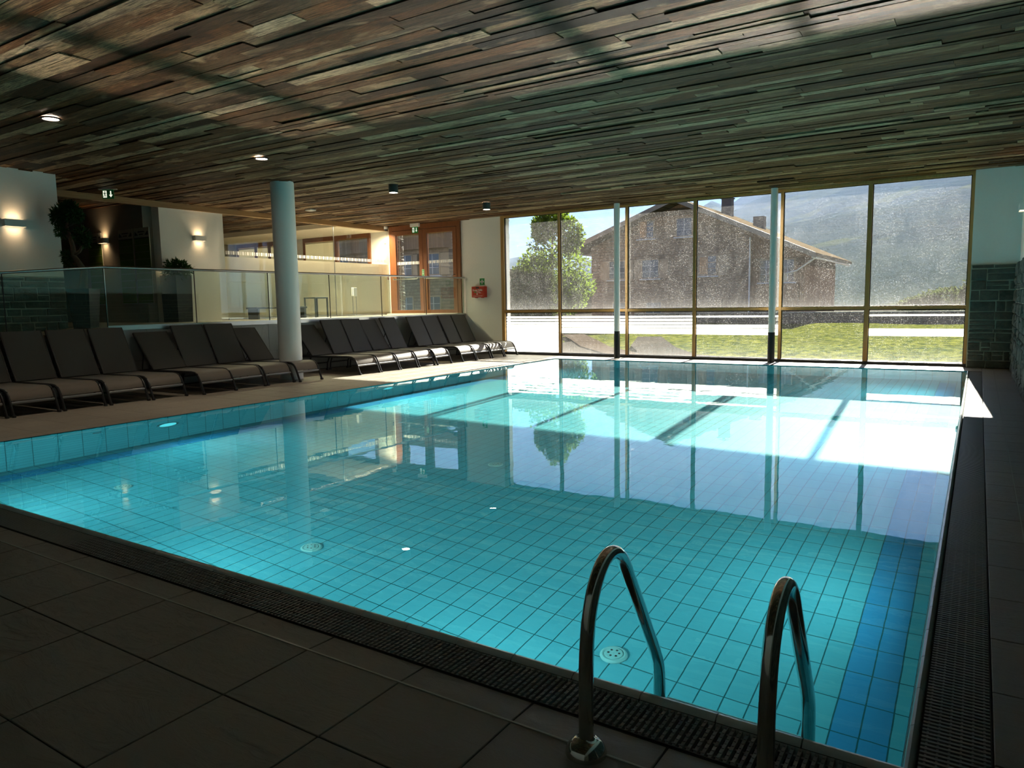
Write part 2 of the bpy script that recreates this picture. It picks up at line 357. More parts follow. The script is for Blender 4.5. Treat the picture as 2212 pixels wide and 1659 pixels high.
# ------------------------------------------------------------------ mesh helper
class MB:
    def __init__(s): s.v = []; s.f = []; s.r = []; s.mi = []; s.uv = None; s.cur = 0; s.rnd = 0.0
    def add(s, vs, fs):
        o = len(s.v); s.v += [tuple(v) for v in vs]
        for f in fs: s.f.append(tuple(i+o for i in f)); s.r.append(s.rnd); s.mi.append(s.cur)
    def box(s, x0, x1, y0, y1, z0, z1):
        s.add([(x0, y0, z0), (x1, y0, z0), (x1, y1, z0), (x0, y1, z0), (x0, y0, z1), (x1, y0, z1), (x1, y1, z1), (x0, y1, z1)],
              [(0, 3, 2, 1), (4, 5, 6, 7), (0, 1, 5, 4), (1, 2, 6, 5), (2, 3, 7, 6), (3, 0, 4, 7)])
    def cbox(s, c, d, b=0.0, rot=None):
        """box centred at c with size d; b chamfers all edges"""
        hx, hy, hz = d[0]/2, d[1]/2, d[2]/2
        if b <= 0:
            vs = [(-hx, -hy, -hz), (hx, -hy, -hz), (hx, hy, -hz), (-hx, hy, -hz), (-hx, -hy, hz), (hx, -hy, hz), (hx, hy, hz), (-hx, hy, hz)]
            fs = [(0, 3, 2, 1), (4, 5, 6, 7), (0, 1, 5, 4), (1, 2, 6, 5), (2, 3, 7, 6), (3, 0, 4, 7)]
        else:
            bm = bmesh.new(); bmesh.ops.create_cube(bm, size=1)
            for v in bm.verts: v.co = Vector((v.co.x*d[0], v.co.y*d[1], v.co.z*d[2]))
            bmesh.ops.bevel(bm, geom=bm.edges[:], offset=b, segments=2, affect='EDGES', profile=0.5)
            bm.verts.ensure_lookup_table(); vs = [tuple(v.co) for v in bm.verts]; fs = [tuple(v.index for v in f.verts) for f in bm.faces]; bm.free()
        M = (Matrix(rot).to_3x3() if rot is not None else Matrix.Identity(3))
        s.add([tuple(M @ Vector(v) + Vector(c)) for v in vs], fs)
    def tube(s, pts, r, n=10, cap=True, flat=1.0):
        pts = [Vector(p) for p in pts]; rs = r if isinstance(r, (list, tuple)) else [r]*len(pts)
        rings = []; t0 = (pts[1]-pts[0]).normalized()
        a = Vector((0, 0, 1)) if abs(t0.z) < 0.9 else Vector((1, 0, 0)); nx = t0.cross(a).normalized(); prev = t0
        vs = []; k = len(pts)
        for i, p in enumerate(pts):
            t = (pts[min(i+1, k-1)]-pts[max(i-1, 0)]).normalized()
            q = prev.rotation_difference(t); nx = (q @ nx).normalized(); prev = t; ny = t.cross(nx)
            for j in range(n):
                th = 2*pi*j/n; vs.append(p + nx*cos(th)*rs[i] + ny*sin(th)*rs[i]*flat)
        fs = [(i*n+j, i*n+(j+1) % n, (i+1)*n+(j+1) % n, (i+1)*n+j) for i in range(k-1) for j in range(n)]
        if cap: fs += [tuple(range(n-1, -1, -1)), tuple((k-1)*n+j for j in range(n))]
        s.add(vs, fs)
    def lathe(s, prof, c=(0, 0, 0), n=24, axis='z', cap=True):
        vs = []; k = len(prof)
        for r, h in prof:
            for j in range(n):
                t = 2*pi*j/n; x, y = r*cos(t), r*sin(t)
                vs.append({'z': (c[0]+x, c[1]+y, c[2]+h), 'x': (c[0]+h, c[1]+x, c[2]+y), 'y': (c[0]+y, c[1]+h, c[2]+x)}[axis])
        fs = [(i*n+j, i*n+(j+1) % n, (i+1)*n+(j+1) % n, (i+1)*n+j) for i in range(k-1) for j in range(n)]
        if cap: fs += [tuple(range(n-1, -1, -1)), tuple((k-1)*n+j for j in range(n))]
        s.add(vs, fs)
    def prism(s, poly, a, b, axis='y'):
        """extrude a 2-D polygon between a and b; axis y: poly=(x,z); x: (y,z); z: (x,y)"""
        f = {'y': lambda u, w, t: (u, t, w), 'x': lambda u, w, t: (t, u, w), 'z': lambda u, w, t: (u, w, t)}[axis]
        n = len(poly); vs = [f(u, w, a) for u, w in poly]+[f(u, w, b) for u, w in poly]
        s.add(vs, [tuple(range(n)), tuple(range(2*n-1, n-1, -1))]+[(i, i+n, (i+1) % n+n, (i+1) % n) for i in range(n)])
    def quad(s, a, b, c, d): s.add([a, b, c, d], [(0, 1, 2, 3)])
    def build(s, name, mats, parent=None, smooth=False, fix=True, off=None):
        me = bpy.data.meshes.new(name); me.from_pydata(s.v, [], s.f); me.update()
        if not isinstance(mats, (list, tuple)): mats = [mats]
        for m_ in mats: me.materials.append(m_)
        if len(mats) > 1: me.polygons.foreach_set('material_index', s.mi)
        if fix:
            bm = bmesh.new(); bm.from_mesh(me); bmesh.ops.recalc_face_normals(bm, faces=bm.faces[:]); bm.to_mesh(me); bm.free()
        if any(s.r):
            at = me.attributes.new('rnd', 'FLOAT', 'FACE'); at.data.foreach_set('value', s.r)
        if smooth:
            for p in me.polygons: p.use_smooth = True
            try: me.set_sharp_from_angle(angle=RAD(40))
            except Exception: pass
        o = bpy.data.objects.new(name, me); C.objects.link(o)
        if parent: o.parent = parent
        return o

def tag(o, label=None, cat=None, group=None, kind=None):
    if label: o['label'] = label
    if cat: o['category'] = cat
    if group: o['group'] = group
    if kind: o['kind'] = kind
    return o
def empty(name, loc=(0, 0, 0), rz=0.0):
    o = bpy.data.objects.new(name, None); C.objects.link(o); o.location = loc; o.rotation_euler = (0, 0, rz); o.empty_display_size = 0.1
    return o
def thing(name, label, cat, loc=(0, 0, 0), rz=0.0, group=None): return tag(empty(name, loc, rz), label, cat, group)
def struct(o): o['kind'] = 'structure'; return o
def dup(root, loc, rz=None, label=None):
    r = root.copy(); C.objects.link(r); r.location = loc
    if rz is not None: r.rotation_euler = (0, 0, rz)
    if label: r['label'] = label
    for ch in list(root.children):
        c = ch.copy(); C.objects.link(c); c.parent = r
        for g in list(ch.children):
            d = g.copy(); C.objects.link(d); d.parent = c
    return r

# ------------------------------------------------------------------ dimensions
CZ = 3.44                     # ceiling height
XR = 0.52                     # right wall
PX0, PX1, PY0, PY1 = -8.17, -0.125, 2.145, 14.5   # pool
DEP = 1.50
XP, ZP = -11.36, 1.02         # raised platform
YW = 15.39                    # window wall
XB = -13.95                   # glazed partition / beam line

def shear(o):
    """the platform edge runs slightly askew to the pool"""
    if o.type == 'MESH':
        for v in o.data.vertices:
            if v.co.x > -11.62: v.co.x -= 0.022*(YW-v.co.y)
    for c in o.children: shear(c)
# ------------------------------------------------------------------ pool
def pool():
    b = MB(); b.quad((PX0, PY0, -DEP), (PX1, PY0, -DEP), (PX1, PY1, -DEP), (PX0, PY1, -DEP))
    o = b.build('pool_floor', pool_floor_mat, fix=False); struct(o); fl = o
    r = 0.05; b = MB()
    b.quad((PX0, PY1, -DEP), (PX0, PY0, -DEP), (PX0, PY0, 0.0), (PX0, PY1, 0.0))
    b.quad((PX1, PY0, -DEP), (PX1, PY1, -DEP), (PX1, PY1, -0.02), (PX1, PY0, -0.02))
    b.cur = 1
    b.quad((PX0, PY0, -DEP), (PX1, PY0, -DEP), (PX1, PY0, -0.02), (PX0, PY0, -0.02))
    b.quad((PX1, PY1, -DEP), (PX0, PY1, -DEP), (PX0, PY1, 0), (PX1, PY1, 0))
    w = b.build('pool_wall', [pool_side_mat, pool_end_mat], fix=False); struct(w)
    b = MB(); nx, ny = 2, 2
    b.quad((PX0, PY0-0.02, -0.012), (PX1+0.02, PY0-0.02, -0.012), (PX1+0.02, PY1, -0.012), (PX0, PY1, -0.012))
    wt = b.build('pool_water', water_mat, smooth=True, fix=False); tag(wt, 'clear still blue-green water filling the swimming pool', 'water', kind='stuff')
    wt.cycles.is_caustics_caster = True
    for x in (fl, w): x.cycles.is_caustics_receiver = True
pool()

def pool_lamp(loc, nrm, label, energy=30, r=0.11):
    t = thing('pool_lamp', label, 'pool lamp', loc, group='underwater lamps in the pool walls')
    t.rotation_euler = Vector(nrm).to_track_quat('Z', 'Y').to_euler()
    b = MB(); b.lathe([(r*1.25, 0.0), (r*1.25, 0.012), (r*1.05, 0.022), (r, 0.014)], n=28, cap=False); b.build('bezel', steel_brushed, t, True)
    b = MB(); b.lathe([(r, 0.010), (r*0.6, 0.016), (0.001, 0.018)], n=28, cap=False); b.build('lens', pool_glow, t, True)
    l = lamp('lamp_light', 'AREA', (0, 0, 0.03), energy, (0.50, 0.93, 1.0), parent=t, shape='DISK', size=2*r, spread=RAD(170))
    l.rotation_euler = (pi, 0, 0); l.visible_camera = l.visible_glossy = l.visible_transmission = False   # the lens is what one sees
    return t
PLE = 19
pool_lamp((PX0, 4.99, -0.55), (1, 0, 0), 'glowing underwater lamp in the left pool wall near the camera', PLE)
pool_lamp((PX0, 8.88, -0.55), (1, 0, 0), 'underwater lamp in the left pool wall beyond the round column', PLE*1.4)
pool_lamp((PX0, 12.6, -0.55), (1, 0, 0), 'underwater lamp in the left pool wall at its far end', PLE*1.4)
pool_lamp((PX1, 4.7, -0.55), (-1, 0, 0), 'underwater lamp in the right pool wall near the ladder', PLE*0.7)
pool_lamp((PX1, 8.8, -0.55), (-1, 0, 0), 'added underwater lamp in the right pool wall halfway along', PLE*1.8)  # added lamp, brightens the left and middle of the pool
pool_lamp((PX1, 12.5, -0.55), (-1, 0, 0), 'added underwater lamp in the right pool wall near the windows', PLE*1.8)  # another added lamp, lifts the far left pool wall
for i_, x_ in enumerate((-6.6, -4.4, -2.2)):  # added unseen lamps that only brighten the water
    pool_lamp((x_, PY0, -0.55), (0, 1, 0), ('added underwater lamp in the near pool wall, left one, unseen below the coping', 'added underwater lamp in the near pool wall, middle one, unseen below the coping', 'added underwater lamp in the near pool wall, right one, unseen below the coping')[i_], PLE)
def inlet(x, y, label):
    t = thing('floor_inlet', label, 'pool inlet', (x, y, -DEP), group='round inlets in the pool floor')
    b = MB(); b.lathe([(0.078, 0.0), (0.078, 0.010), (0.066, 0.020), (0.052, 0.016), (0.050, 0.024), (0.001, 0.027)], n=28, cap=False); b.build('cover', inlet_mat, t, True)
    b = MB()
    for k in range(6):
        a = k*pi/3+0.3; b.lathe([(0.007, 0.023), (0.0065, 0.0275), (0.001, 0.028)], (cos(a)*0.03, sin(a)*0.03, 0), 10, cap=False)
    b.build('slot', ink, t)
for x, y, l in ((-1.64, 3.55, 'round white floor inlet seen just left of the ladder handrail'), (-4.13, 3.59, 'round white floor inlet where the column is mirrored'),
                (-6.67, 3.59, 'round white floor inlet nearest the left pool wall'), (-4.14, 6.08, 'round white floor inlet farthest from the near pool edge')):
    inlet(x, y, l)
b = MB(); b.lathe([(0.05, 0.0), (0.05, 0.006), (0.03, 0.008), (0.001, 0.004)], (0, 0, 0), 20, axis='x', cap=False)
o = b.build('wall_nozzle', steel_brushed, smooth=True); o.location = (PX0, 4.16, -0.33); tag(o, 'small dark nozzle in the left pool wall left of the glowing lamp', 'pool nozzle')

# coping: rounded finger-grip tiles, 25 cm long
def coping():
    prof = [(0.0, -0.16), (0.0, -0.035), (0.006, -0.008), (0.018, 0.006), (0.034, 0.010), (0.050, 0.004), (0.060, -0.012), (0.062, -0.05)]
    b = MB(); g = 0.0022
    x = PX1+0.06; k = 0
    xs = []; c = -0.375
    while c > PX0-1.2: xs.append(c); c -= 0.25
    edges = [PX1+0.035]+xs
    for i in range(len(edges)-1):
        x0, x1 = edges[i+1]+g, edges[i]-g
        vs = [(x0, PY0-d, z) for d, z in prof]+[(x1, PY0-d, z) for d, z in prof]; n = len(prof)
        b.add(vs, [(j, j+1, j+1+n, j+n) for j in range(n-1)]+[tuple(range(n)), tuple(range(2*n-1, n-1, -1))])
    y = PY0-0.035; ys = [y]; c = 2.36
    while c < PY1: ys.append(c); c += 0.247
    ys.append(PY1)
    prof2 = [(d*0.55, z) for d, z in prof]
    for i in range(len(ys)-1):
        y0, y1 = ys[i]+g, ys[i+1]-g
        vs = [(PX1+d, y0, z) for d, z in prof2]+[(PX1+d, y1, z) for d, z in prof2]; n = len(prof)
        b.add(vs, [(j, j+1, j+1+n, j+n) for j in range(n-1)]+[tuple(range(n)), tuple(range(2*n-1, n-1, -1))])
    o = b.build('trim_1', coping_mat, smooth=True); struct(o); o['label'] = 'grey rounded coping tiles along the overflow edge'
    b = MB(); b.box(PX0-1.2, PX1+0.03, PY0-0.056, PY0-0.004, -0.16, -0.004); b.box(PX1+0.004, PX1+0.03, PY0, PY1, -0.16, -0.004)
    struct(b.build('trim_2', dark_gap))
coping()

# gratings
def grates():
    p = 0.0213; y0, y1 = 1.906, 2.083
    t = thing('overflow_grate', 'black slatted overflow grate along the near pool edge', 'grate', (0, 0, 0))
    b = MB(); d = MB(); x = -0.075
    while x > -9.4:
        b.add([(x-0.0065, y0, -0.02), (x+0.0065, y0, -0.02), (x+0.0065, y1, -0.02), (x-0.0065, y1, -0.02),
               (x-0.005, y0, -0.002), (x+0.005, y0, -0.002), (x+0.005, y1, -0.002), (x-0.005, y1, -0.002)],
              [(4, 5, 6, 7), (0, 1, 5, 4), (1, 2, 6, 5), (2, 3, 7, 6), (3, 0, 4, 7)])
        if x > -4.2:
            for k in range(7):
                yy = y0+0.014+k*0.025
                d.cbox((x, yy, -0.0015), (0.007, 0.008, 0.004))
        x -= p
    for yy in (y0+0.03, y0+0.09, y0+0.15): b.box(-9.4, -0.07, yy-0.004, yy+0.004, -0.03, -0.012)
    b.build('slats', grate_mat, t); d.build('studs', grate_mat, t)
    t = thing('overflow_grate', 'black slatted overflow grate running to the window along the right pool edge', 'grate', (0, 0, 0))
    b = MB(); y = y0-0.02; x0, x1 = PX1+0.040, 0.086
    while y < 14.45:
        b.add([(x0, y-0.0065, -0.02), (x1, y-0.0065, -0.02), (x1, y+0.0065, -0.02), (x0, y+0.0065, -0.02),
               (x0, y-0.005, -0.002), (x1, y-0.005, -0.002), (x1, y+0.005, -0.002), (x0, y+0.005, -0.002)],
              [(4, 5, 6, 7), (0, 1, 5, 4), (1, 2, 6, 5), (2, 3, 7, 6), (3, 0, 4, 7)])
        y += p
    w = x1-x0
    for k in range(6): b.box(x0+w*(k+0.5)/6-0.003, x0+w*(k+0.5)/6+0.003, y0-0.03, 14.45, -0.014, -0.0045)
    b.build('slats', grate_mat, t)
    b = MB(); b.box(-9.5, 0.09, y0-0.004, y0-0.0005, -0.1, -0.001); b.box(0.0865, 0.090, 1.9, 14.46, -0.1, -0.001)
    b.box(-9.5, -0.07, y0-0.004, y1, -0.12, -0.10); b.box(x0, x1, 1.88, 14.46, -0.12, -0.10); b.box(x0-0.006, x0, PY0, 14.46, -0.12, -0.02)
    struct(b.build('trim_3', dark_gap))
grates()

# ------------------------------------------------------------------ decks
def tiles(b, xs, ys, z=0.0, slope=None, g=0.0025, h=0.02):
    for i in range(len(xs)-1):
        for j in range(len(ys)-1):
            x0, x1, y0, y1 = xs[i]+g, xs[i+1]-g, ys[j]+g, ys[j+1]-g
            if x1-x0 < 0.01 or y1-y0 < 0.01: continue
            b.rnd = random.uniform(0.02, 1); e = 0.002
            f = slope or (lambda x, y: z)
            b.add([(x0, y0, f(x0, y0)-h), (x1, y0, f(x1, y0)-h), (x1, y1, f(x1, y1)-h), (x0, y1, f(x0, y1)-h),
                   (x0, y0, f(x0, y0)-e), (x1, y0, f(x1, y0)-e), (x1, y1, f(x1, y1)-e), (x0, y1, f(x0, y1)-e),
                   (x0+e, y0+e, f(x0, y0)), (x1-e, y0+e, f(x1, y0)), (x1-e, y1-e, f(x1, y1)), (x0+e, y1-e, f(x0, y1))],
                  [(8, 9, 10, 11), (4, 5, 9, 8), (5, 6, 10, 9), (6, 7, 11, 10), (7, 4, 8, 11), (0, 1, 5, 4), (1, 2, 6, 5), (2, 3, 7, 6), (3, 0, 4, 7)])
def rng(a, b_, st, anchor):
    k0 = math.ceil((a-anchor)/st-1e-6); out = [a]; x = anchor+k0*st
    while x < b_-1e-6:
        if x > a+0.03: out.append(x)
        x += st
    out.append(b_); return out
def decks():
    b = MB(); R1, R2, R3 = 1.763, 1.397, 0.946
    xs = rng(-12.4, XR, 0.4575, -1.162)
    ys = [-3.0]+[R3-0.4575*k for k in range(8, 0, -1)]+[R3, R2, R1]
    tiles(b, xs, ys)
    # last row falls a few degrees towards the grate
    tiles(b, xs[:], [R1, 1.902], slope=lambda x, y: -(y-R1)*0.045)
    # right-hand deck
    tiles(b, [0.092, 0.256, XR], rng(1.902, YW, 0.4425, 2.274))
    # left-hand deck
    b.cur = 1
    tiles(b, rng(XP, PX0-0.0, 0.4575, -8.40), rng(1.902, YW, 0.4575, 2.3))
    tiles(b, rng(-12.4, XP, 0.4575, XP), rng(1.902, 4.4, 0.4575, 2.3))
    # far strip under the windows
    tiles(b, rng(PX0, 0.092, 0.4575, -8.40), [PY1, YW-0.02])
    fl = b.build('floor', [deck_mat, deck_beige_lit], fix=False); struct(fl)
    b = MB(); b.box(-12.4, XR, -3, 1.902, -0.2, -0.006); b.box(0.092, XR, 1.9, YW, -0.2, -0.006)
    b.box(-12.4, PX0-0.002, 1.9, YW, -0.2, -0.006); b.box(PX0-0.002, 0.092, PY1+0.002, YW, -0.2, -0.006)
    struct(b.build('trim_4', dark_gap))
    b = MB(); b.box(-12.4, XR, R1-0.0035, R1+0.0035, -0.01, 0.0025); b.box(0.2525, 0.2595, 1.9, YW-0.3, -0.01, 0.0025)
    struct(b.build('trim_5', silicone))
decks()

# raised platform with ramp end
def platform():
    yc = 6.18; rz = lambda y: ZP if y >= yc else ZP-(yc-y)*0.085
    b = MB(); b.quad((XP, yc, 0), (XP, YW, 0), (XP, YW, ZP-0.03), (XP, yc, ZP-0.03)); b.quad((XP, 4.4, 0), (XP, yc, 0), (XP, yc, ZP-0.03), (XP, 4.4, rz(4.4)-0.03))
    b.quad((-12.4, 4.4, 0), (XP, 4.4, 0), (XP, 4.4, rz(4.4)-0.03), (-12.4, 4.4, rz(4.4)-0.03))
    b.rnd = 0.3
    # tile joints as thin recesses are too small to see, so the face is split into slabs
    b2 = MB(); y = 4.4
    while y < YW:
        y1 = min(y+0.60, YW)
        for z0, z1 in ((0.0, 0.45), (0.453, 0.97)):
            b2.rnd = random.uniform(0.05, 1)
            zt0, zt1 = (min(z1, rz(y)-0.035), min(z1, rz(y1)-0.035))
            b2.add([(XP, y+0.002, z0), (XP, y1-0.002, z0), (XP, y1-0.002, zt1), (XP, y+0.002, zt0), (XP+0.012, y+0.002, z0), (XP+0.012, y1-0.002, z0), (XP+0.012, y1-0.002, zt1), (XP+0.012, y+0.002, zt0)],
                   [(4, 5, 6, 7), (0, 1, 5, 4), (1, 2, 6, 5), (2, 3, 7, 6), (3, 0, 4, 7)])
        y = y1
    o = b2.build('wall_platform', face_mat); struct(o); shear(o)
    b = MB(); b.rnd = 0.5; b.cur = 0
    for X in rng(-20.5, XP+0.03, 0.6, XP)[:-1]:
        pass
    xs = rng(-20.5, XP+0.03, 0.6, XP+0.03); ys = rng(yc, YW, 0.6, yc)
    tiles(b, xs, ys, z=ZP, h=0.04)
    tiles(b, [-12.4, XP+0.03], [4.4, 5.0, 5.6, yc], slope=lambda x, y: rz(y), h=0.04)
    b2 = MB(); b2.box(-20.5, XP-0.001, yc, YW, 0.0, ZP-0.02)
    b2.add([(-12.4, 4.4, 0), (XP-0.001, 4.4, 0), (XP-0.001, yc, 0), (-12.4, yc, 0), (-12.4, 4.4, rz(4.4)-0.02), (XP-0.001, 4.4, rz(4.4)-0.02), (XP-0.001, yc, ZP-0.02), (-12.4, yc, ZP-0.02)],
           [(4, 5, 6, 7), (0, 1, 5, 4), (1, 2, 6, 5), (2, 3, 7, 6), (3, 0, 4, 7)])
    for o in (b.build('floor_upper', deck_mat, fix=False), b2.build('trim_6', dark_gap)): struct(o); shear(o)
platform()

# ------------------------------------------------------------------ ceiling
def ceiling():
    b = MB(); y = -3.0
    while y < YW+0.02:
        w = random.choice((0.07, 0.09, 0.11, 0.12, 0.14, 0.16, 0.19)); y1 = min(y+w, YW+0.02)
        x = -20.6+random.uniform(-1, 0); lim = XR+0.05
        while x < lim:
            ln = random.uniform(0.5, 2.6); x1 = min(x+ln, lim); b.rnd = random.random()*0.98+0.01
            inlounge = y > 13.55
            xa = max(x, XB) if inlounge else x
            if x1-xa > 0.02:
                z = CZ+random.uniform(-0.012, 0.010); tz = random.uniform(-0.003, 0.003); g = 0.0015
                b.add([(xa+g, y+g, z), (x1-g, y+g, z), (x1-g, y1-g, z+tz), (xa+g, y1-g, z+tz), (xa+g, y+g, CZ+0.03), (x1-g, y+g, CZ+0.03), (x1-g, y1-g, CZ+0.03), (xa+g, y1-g, CZ+0.03)],
                      [(0, 3, 2, 1), (0, 1, 5, 4), (1, 2, 6, 5), (2, 3, 7, 6), (3, 0, 4, 7)])
            x = x1
        y = y1
    struct(b.build('ceiling', plank_mat, fix=False))
    b = MB(); b.box(-21, 1.2, -3.3, YW+0.51, CZ+0.03, CZ+0.4); struct(b.build('roof_slab', dark_gap))
    b = MB(); b.box(-20.6, XB-0.08, 13.56, YW, CZ-0.12, CZ+0.03); struct(b.build('ceiling_soffit', plaster_cream))
ceiling()

# ------------------------------------------------------------------ stone masonry
def masonry(b, w, h, fn, seed, stone_mi=0, hmin=0.06, hmax=0.22, jut=0.03):
    """coursed rubble: fn(u, v, d) -> point; u along, v up, d out of the wall"""
    rd = random.Random(seed); v = 0.0
    def stone(u0, u1, v0, v1):
        g = 0.009; b.rnd = rd.uniform(0.05, 1); b.cur = stone_mi; d = rd.uniform(0.4, 1)*jut
        cu = lambda a: a+rd.uniform(-0.006, 0.006)
        o = [(cu(u0+g), cu(v0+g)), (cu(u1-g), cu(v0+g)), (cu(u1-g), cu(v1-g)), (cu(u0+g), cu(v1-g))]
        k = 0.012; mu, mv = (u0+u1)/2, (v0+v1)/2
        inn = [(x+(k if x < mu else -k), y+(k if y < mv else -k)) for x, y in o]
        ds = [d*rd.uniform(0.7, 1.1) for _ in range(4)]
        vs = [fn(x, y, -0.01) for x, y in o]+[fn(x, y, dd*0.65) for (x, y), dd in zip(o, ds)]+[fn(x, y, dd) for (x, y), dd in zip(inn, ds)]+[fn(mu, mv, d*rd.uniform(0.9, 1.4))]
        fs = [(i, (i+1) % 4, (i+1) % 4+4, i+4) for i in range(4)]+[(i+4, (i+1) % 4+4, (i+1) % 4+8, i+8) for i in range(4)]+[(i+8, (i+1) % 4+8, 12) for i in range(4)]
        b.add(vs, fs)
    while v < h-0.02:
        hh = rd.uniform(hmin, hmax); 
        if h-v-hh < 0.06: hh = h-v
        u = 0.0
        while u < w-0.01:
            ww = rd.uniform(0.10, 0.42)
            if w-u-ww < 0.09: ww = w-u
            if hh > 0.15 and rd.random() < 0.4:
                s = rd.uniform(0.4, 0.6)*hh; stone(u, u+ww, v, v+s); stone(u, u+ww, v+s, v+hh)
            else: stone(u, u+ww, v, v+hh)
            u += ww
        v += hh

# ------------------------------------------------------------------ walls
def walls():
    # far wall, right of the windows: stone below, plaster above
    b = MB(); b.box(-0.15, XR+0.2, YW-0.20, YW+0.1, 1.81, CZ+0.02)
    struct(b.build('wall_far', plaster))
    b = MB(); b.cur = 1; b.box(-0.15, XR+0.2, YW-0.24, YW+0.1, 0, 1.81)
    masonry(b, 0.66, 1.80, lambda u, v, d: (-0.14+u, YW-0.245-d, v+0.005), 11, jut=0.022)
    struct(b.build('wall_far_stone', [stone_mat, mortar_mat]))
    b = MB(); b.box(XR+0.03, XR+0.3, -3.0, YW, 1.80, CZ+0.02); struct(b.build('wall_right', plaster))
    b = MB(); b.cur = 1; b.box(XR, XR+0.3, -3.0, YW-0.2, 0, 1.80)
    masonry(b, 15.1, 1.80, lambda u, v, d: (XR-d, YW-0.25-u, v), 12, jut=0.045)
    struct(b.build('wall_right_stone', [stone_mat, mortar_mat]))
    b = MB(); b.box(-12.4, XR+0.3, -3.2, -3.0, -0.2, CZ+0.02); struct(b.build('wall_back', plaster))
    # block with the first wall lamp; stone base
    b = MB(); b.box(-12.95, -12.40, -3.0, 6.0, 1.83, CZ+0.02); struct(b.build('wall_left', plaster))
    b = MB(); b.cur = 1; b.box(-12.95, -12.40, -3.0, 6.0, 0.0, 1.83)
    masonry(b, 8.98, 1.82, lambda u, v, d: (-12.40+d, 6.0-u, v), 13, jut=0.03)
    struct(b.build('wall_left_stone', [stone_mat, mortar_mat]))
    b = MB(); b.box(XB-0.25, XB, 8.65, 10.12, ZP, CZ+0.02); struct(b.build('wall_block', plaster))
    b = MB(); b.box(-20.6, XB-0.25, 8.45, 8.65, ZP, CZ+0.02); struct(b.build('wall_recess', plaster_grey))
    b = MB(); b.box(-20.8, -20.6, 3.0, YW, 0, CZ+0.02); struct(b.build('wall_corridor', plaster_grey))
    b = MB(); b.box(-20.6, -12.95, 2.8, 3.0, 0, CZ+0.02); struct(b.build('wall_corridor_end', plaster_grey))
    b = MB(); b.box(-20.6, XB-0.3, 8.435, 8.45, ZP, ZP+0.08); struct(b.build('baseboard_recess', plaster_grey))
    # far wall left of the windows: white with door opening, then lounge windows
    b = MB(); b.box(-11.42, -10.06, YW, YW+0.2, 0, CZ+0.02); b.box(XB-0.65, -13.86, YW, YW+0.2, ZP, CZ+0.02); b.box(-13.86, -11.42, YW, YW+0.2, 0, ZP+0.02)
    b.box(-17.95, -17.35, YW, YW+0.2, ZP, CZ+0.02); b.box(-20.8, -20.5, YW, YW+0.2, ZP, CZ+0.02)
    b.box(-20.6, XB-0.65, YW, YW+0.2, 0.0, 1.45)
    struct(b.build('wall_far_white', plaster))
    # cream parapet below the glazed partition
    b = MB(); b.box(XB-0.14, XB-0.04, 10.12, YW, ZP, 2.41)
    struct(b.build('wall_parapet', plaster_cream))
    b = MB(); b.box(XB-0.02, XB+0.04, 10.12, YW, ZP, ZP+0.035); struct(b.build('baseboard_left', steel_brushed))
walls()
b = MB(); b.box(XB-0.05, XB+0.05, 4.0, 15.35, CZ-0.12, CZ-0.005); struct(b.build('trim_7', wood_beam))['label'] = 'long pale wooden beam under the ceiling'

strip = lamp('parapet_fill', 'AREA', (XB+0.10, 12.95, CZ-0.14), 110, (1.0, 0.80, 0.50), direction=(-0.12, 0, -1), shape='RECTANGLE', size=0.03, size_y=4.4, spread=RAD(150))  # added lamp without a fixture, warm fill for the cream parapet
strip.rotation_euler = (0, RAD(8), 0)
# glazed partition with a dotted marking band
def marking(b, p0, p1, z, h, nrm_axis, off):
    """row of alternating narrow and wide squares from p0 to p1 along one axis"""
    u = p0; k = 0
    while u < p1:
        w = (0.022, 0.055)[k % 2]
        if nrm_axis == 'x': b.quad((off, u, z), (off, u+w, z), (off, u+w, z+h), (off, u, z+h))
        else: b.quad((u, off, z), (u+w, off, z), (u+w, off, z+h), (u, off, z+h))
        u += w+0.024; k += 1
t = struct(empty('window_9'))
for a, c in ((10.12, 11.70), (11.71, 13.33), (13.34, 15.37)):
    b = MB(); b.box(XB+0.005, XB+0.013, a, c, ZP+0.03, CZ-0.12); b.build('pane', pane_clean, t)
b = MB(); b.box(XB-0.002, XB+0.02, 13.330, 13.340, ZP+0.03, CZ-0.12); b.box(XB-0.002, XB+0.02, 11.70, 11.71, ZP+0.03, CZ-0.12); b.build('joint', steel_brushed, t)
b = MB(); marking(b, 10.14, 15.3, 2.455, 0.075, 'x', XB+0.016); b.build('marking', sign_white, t, fix=False)

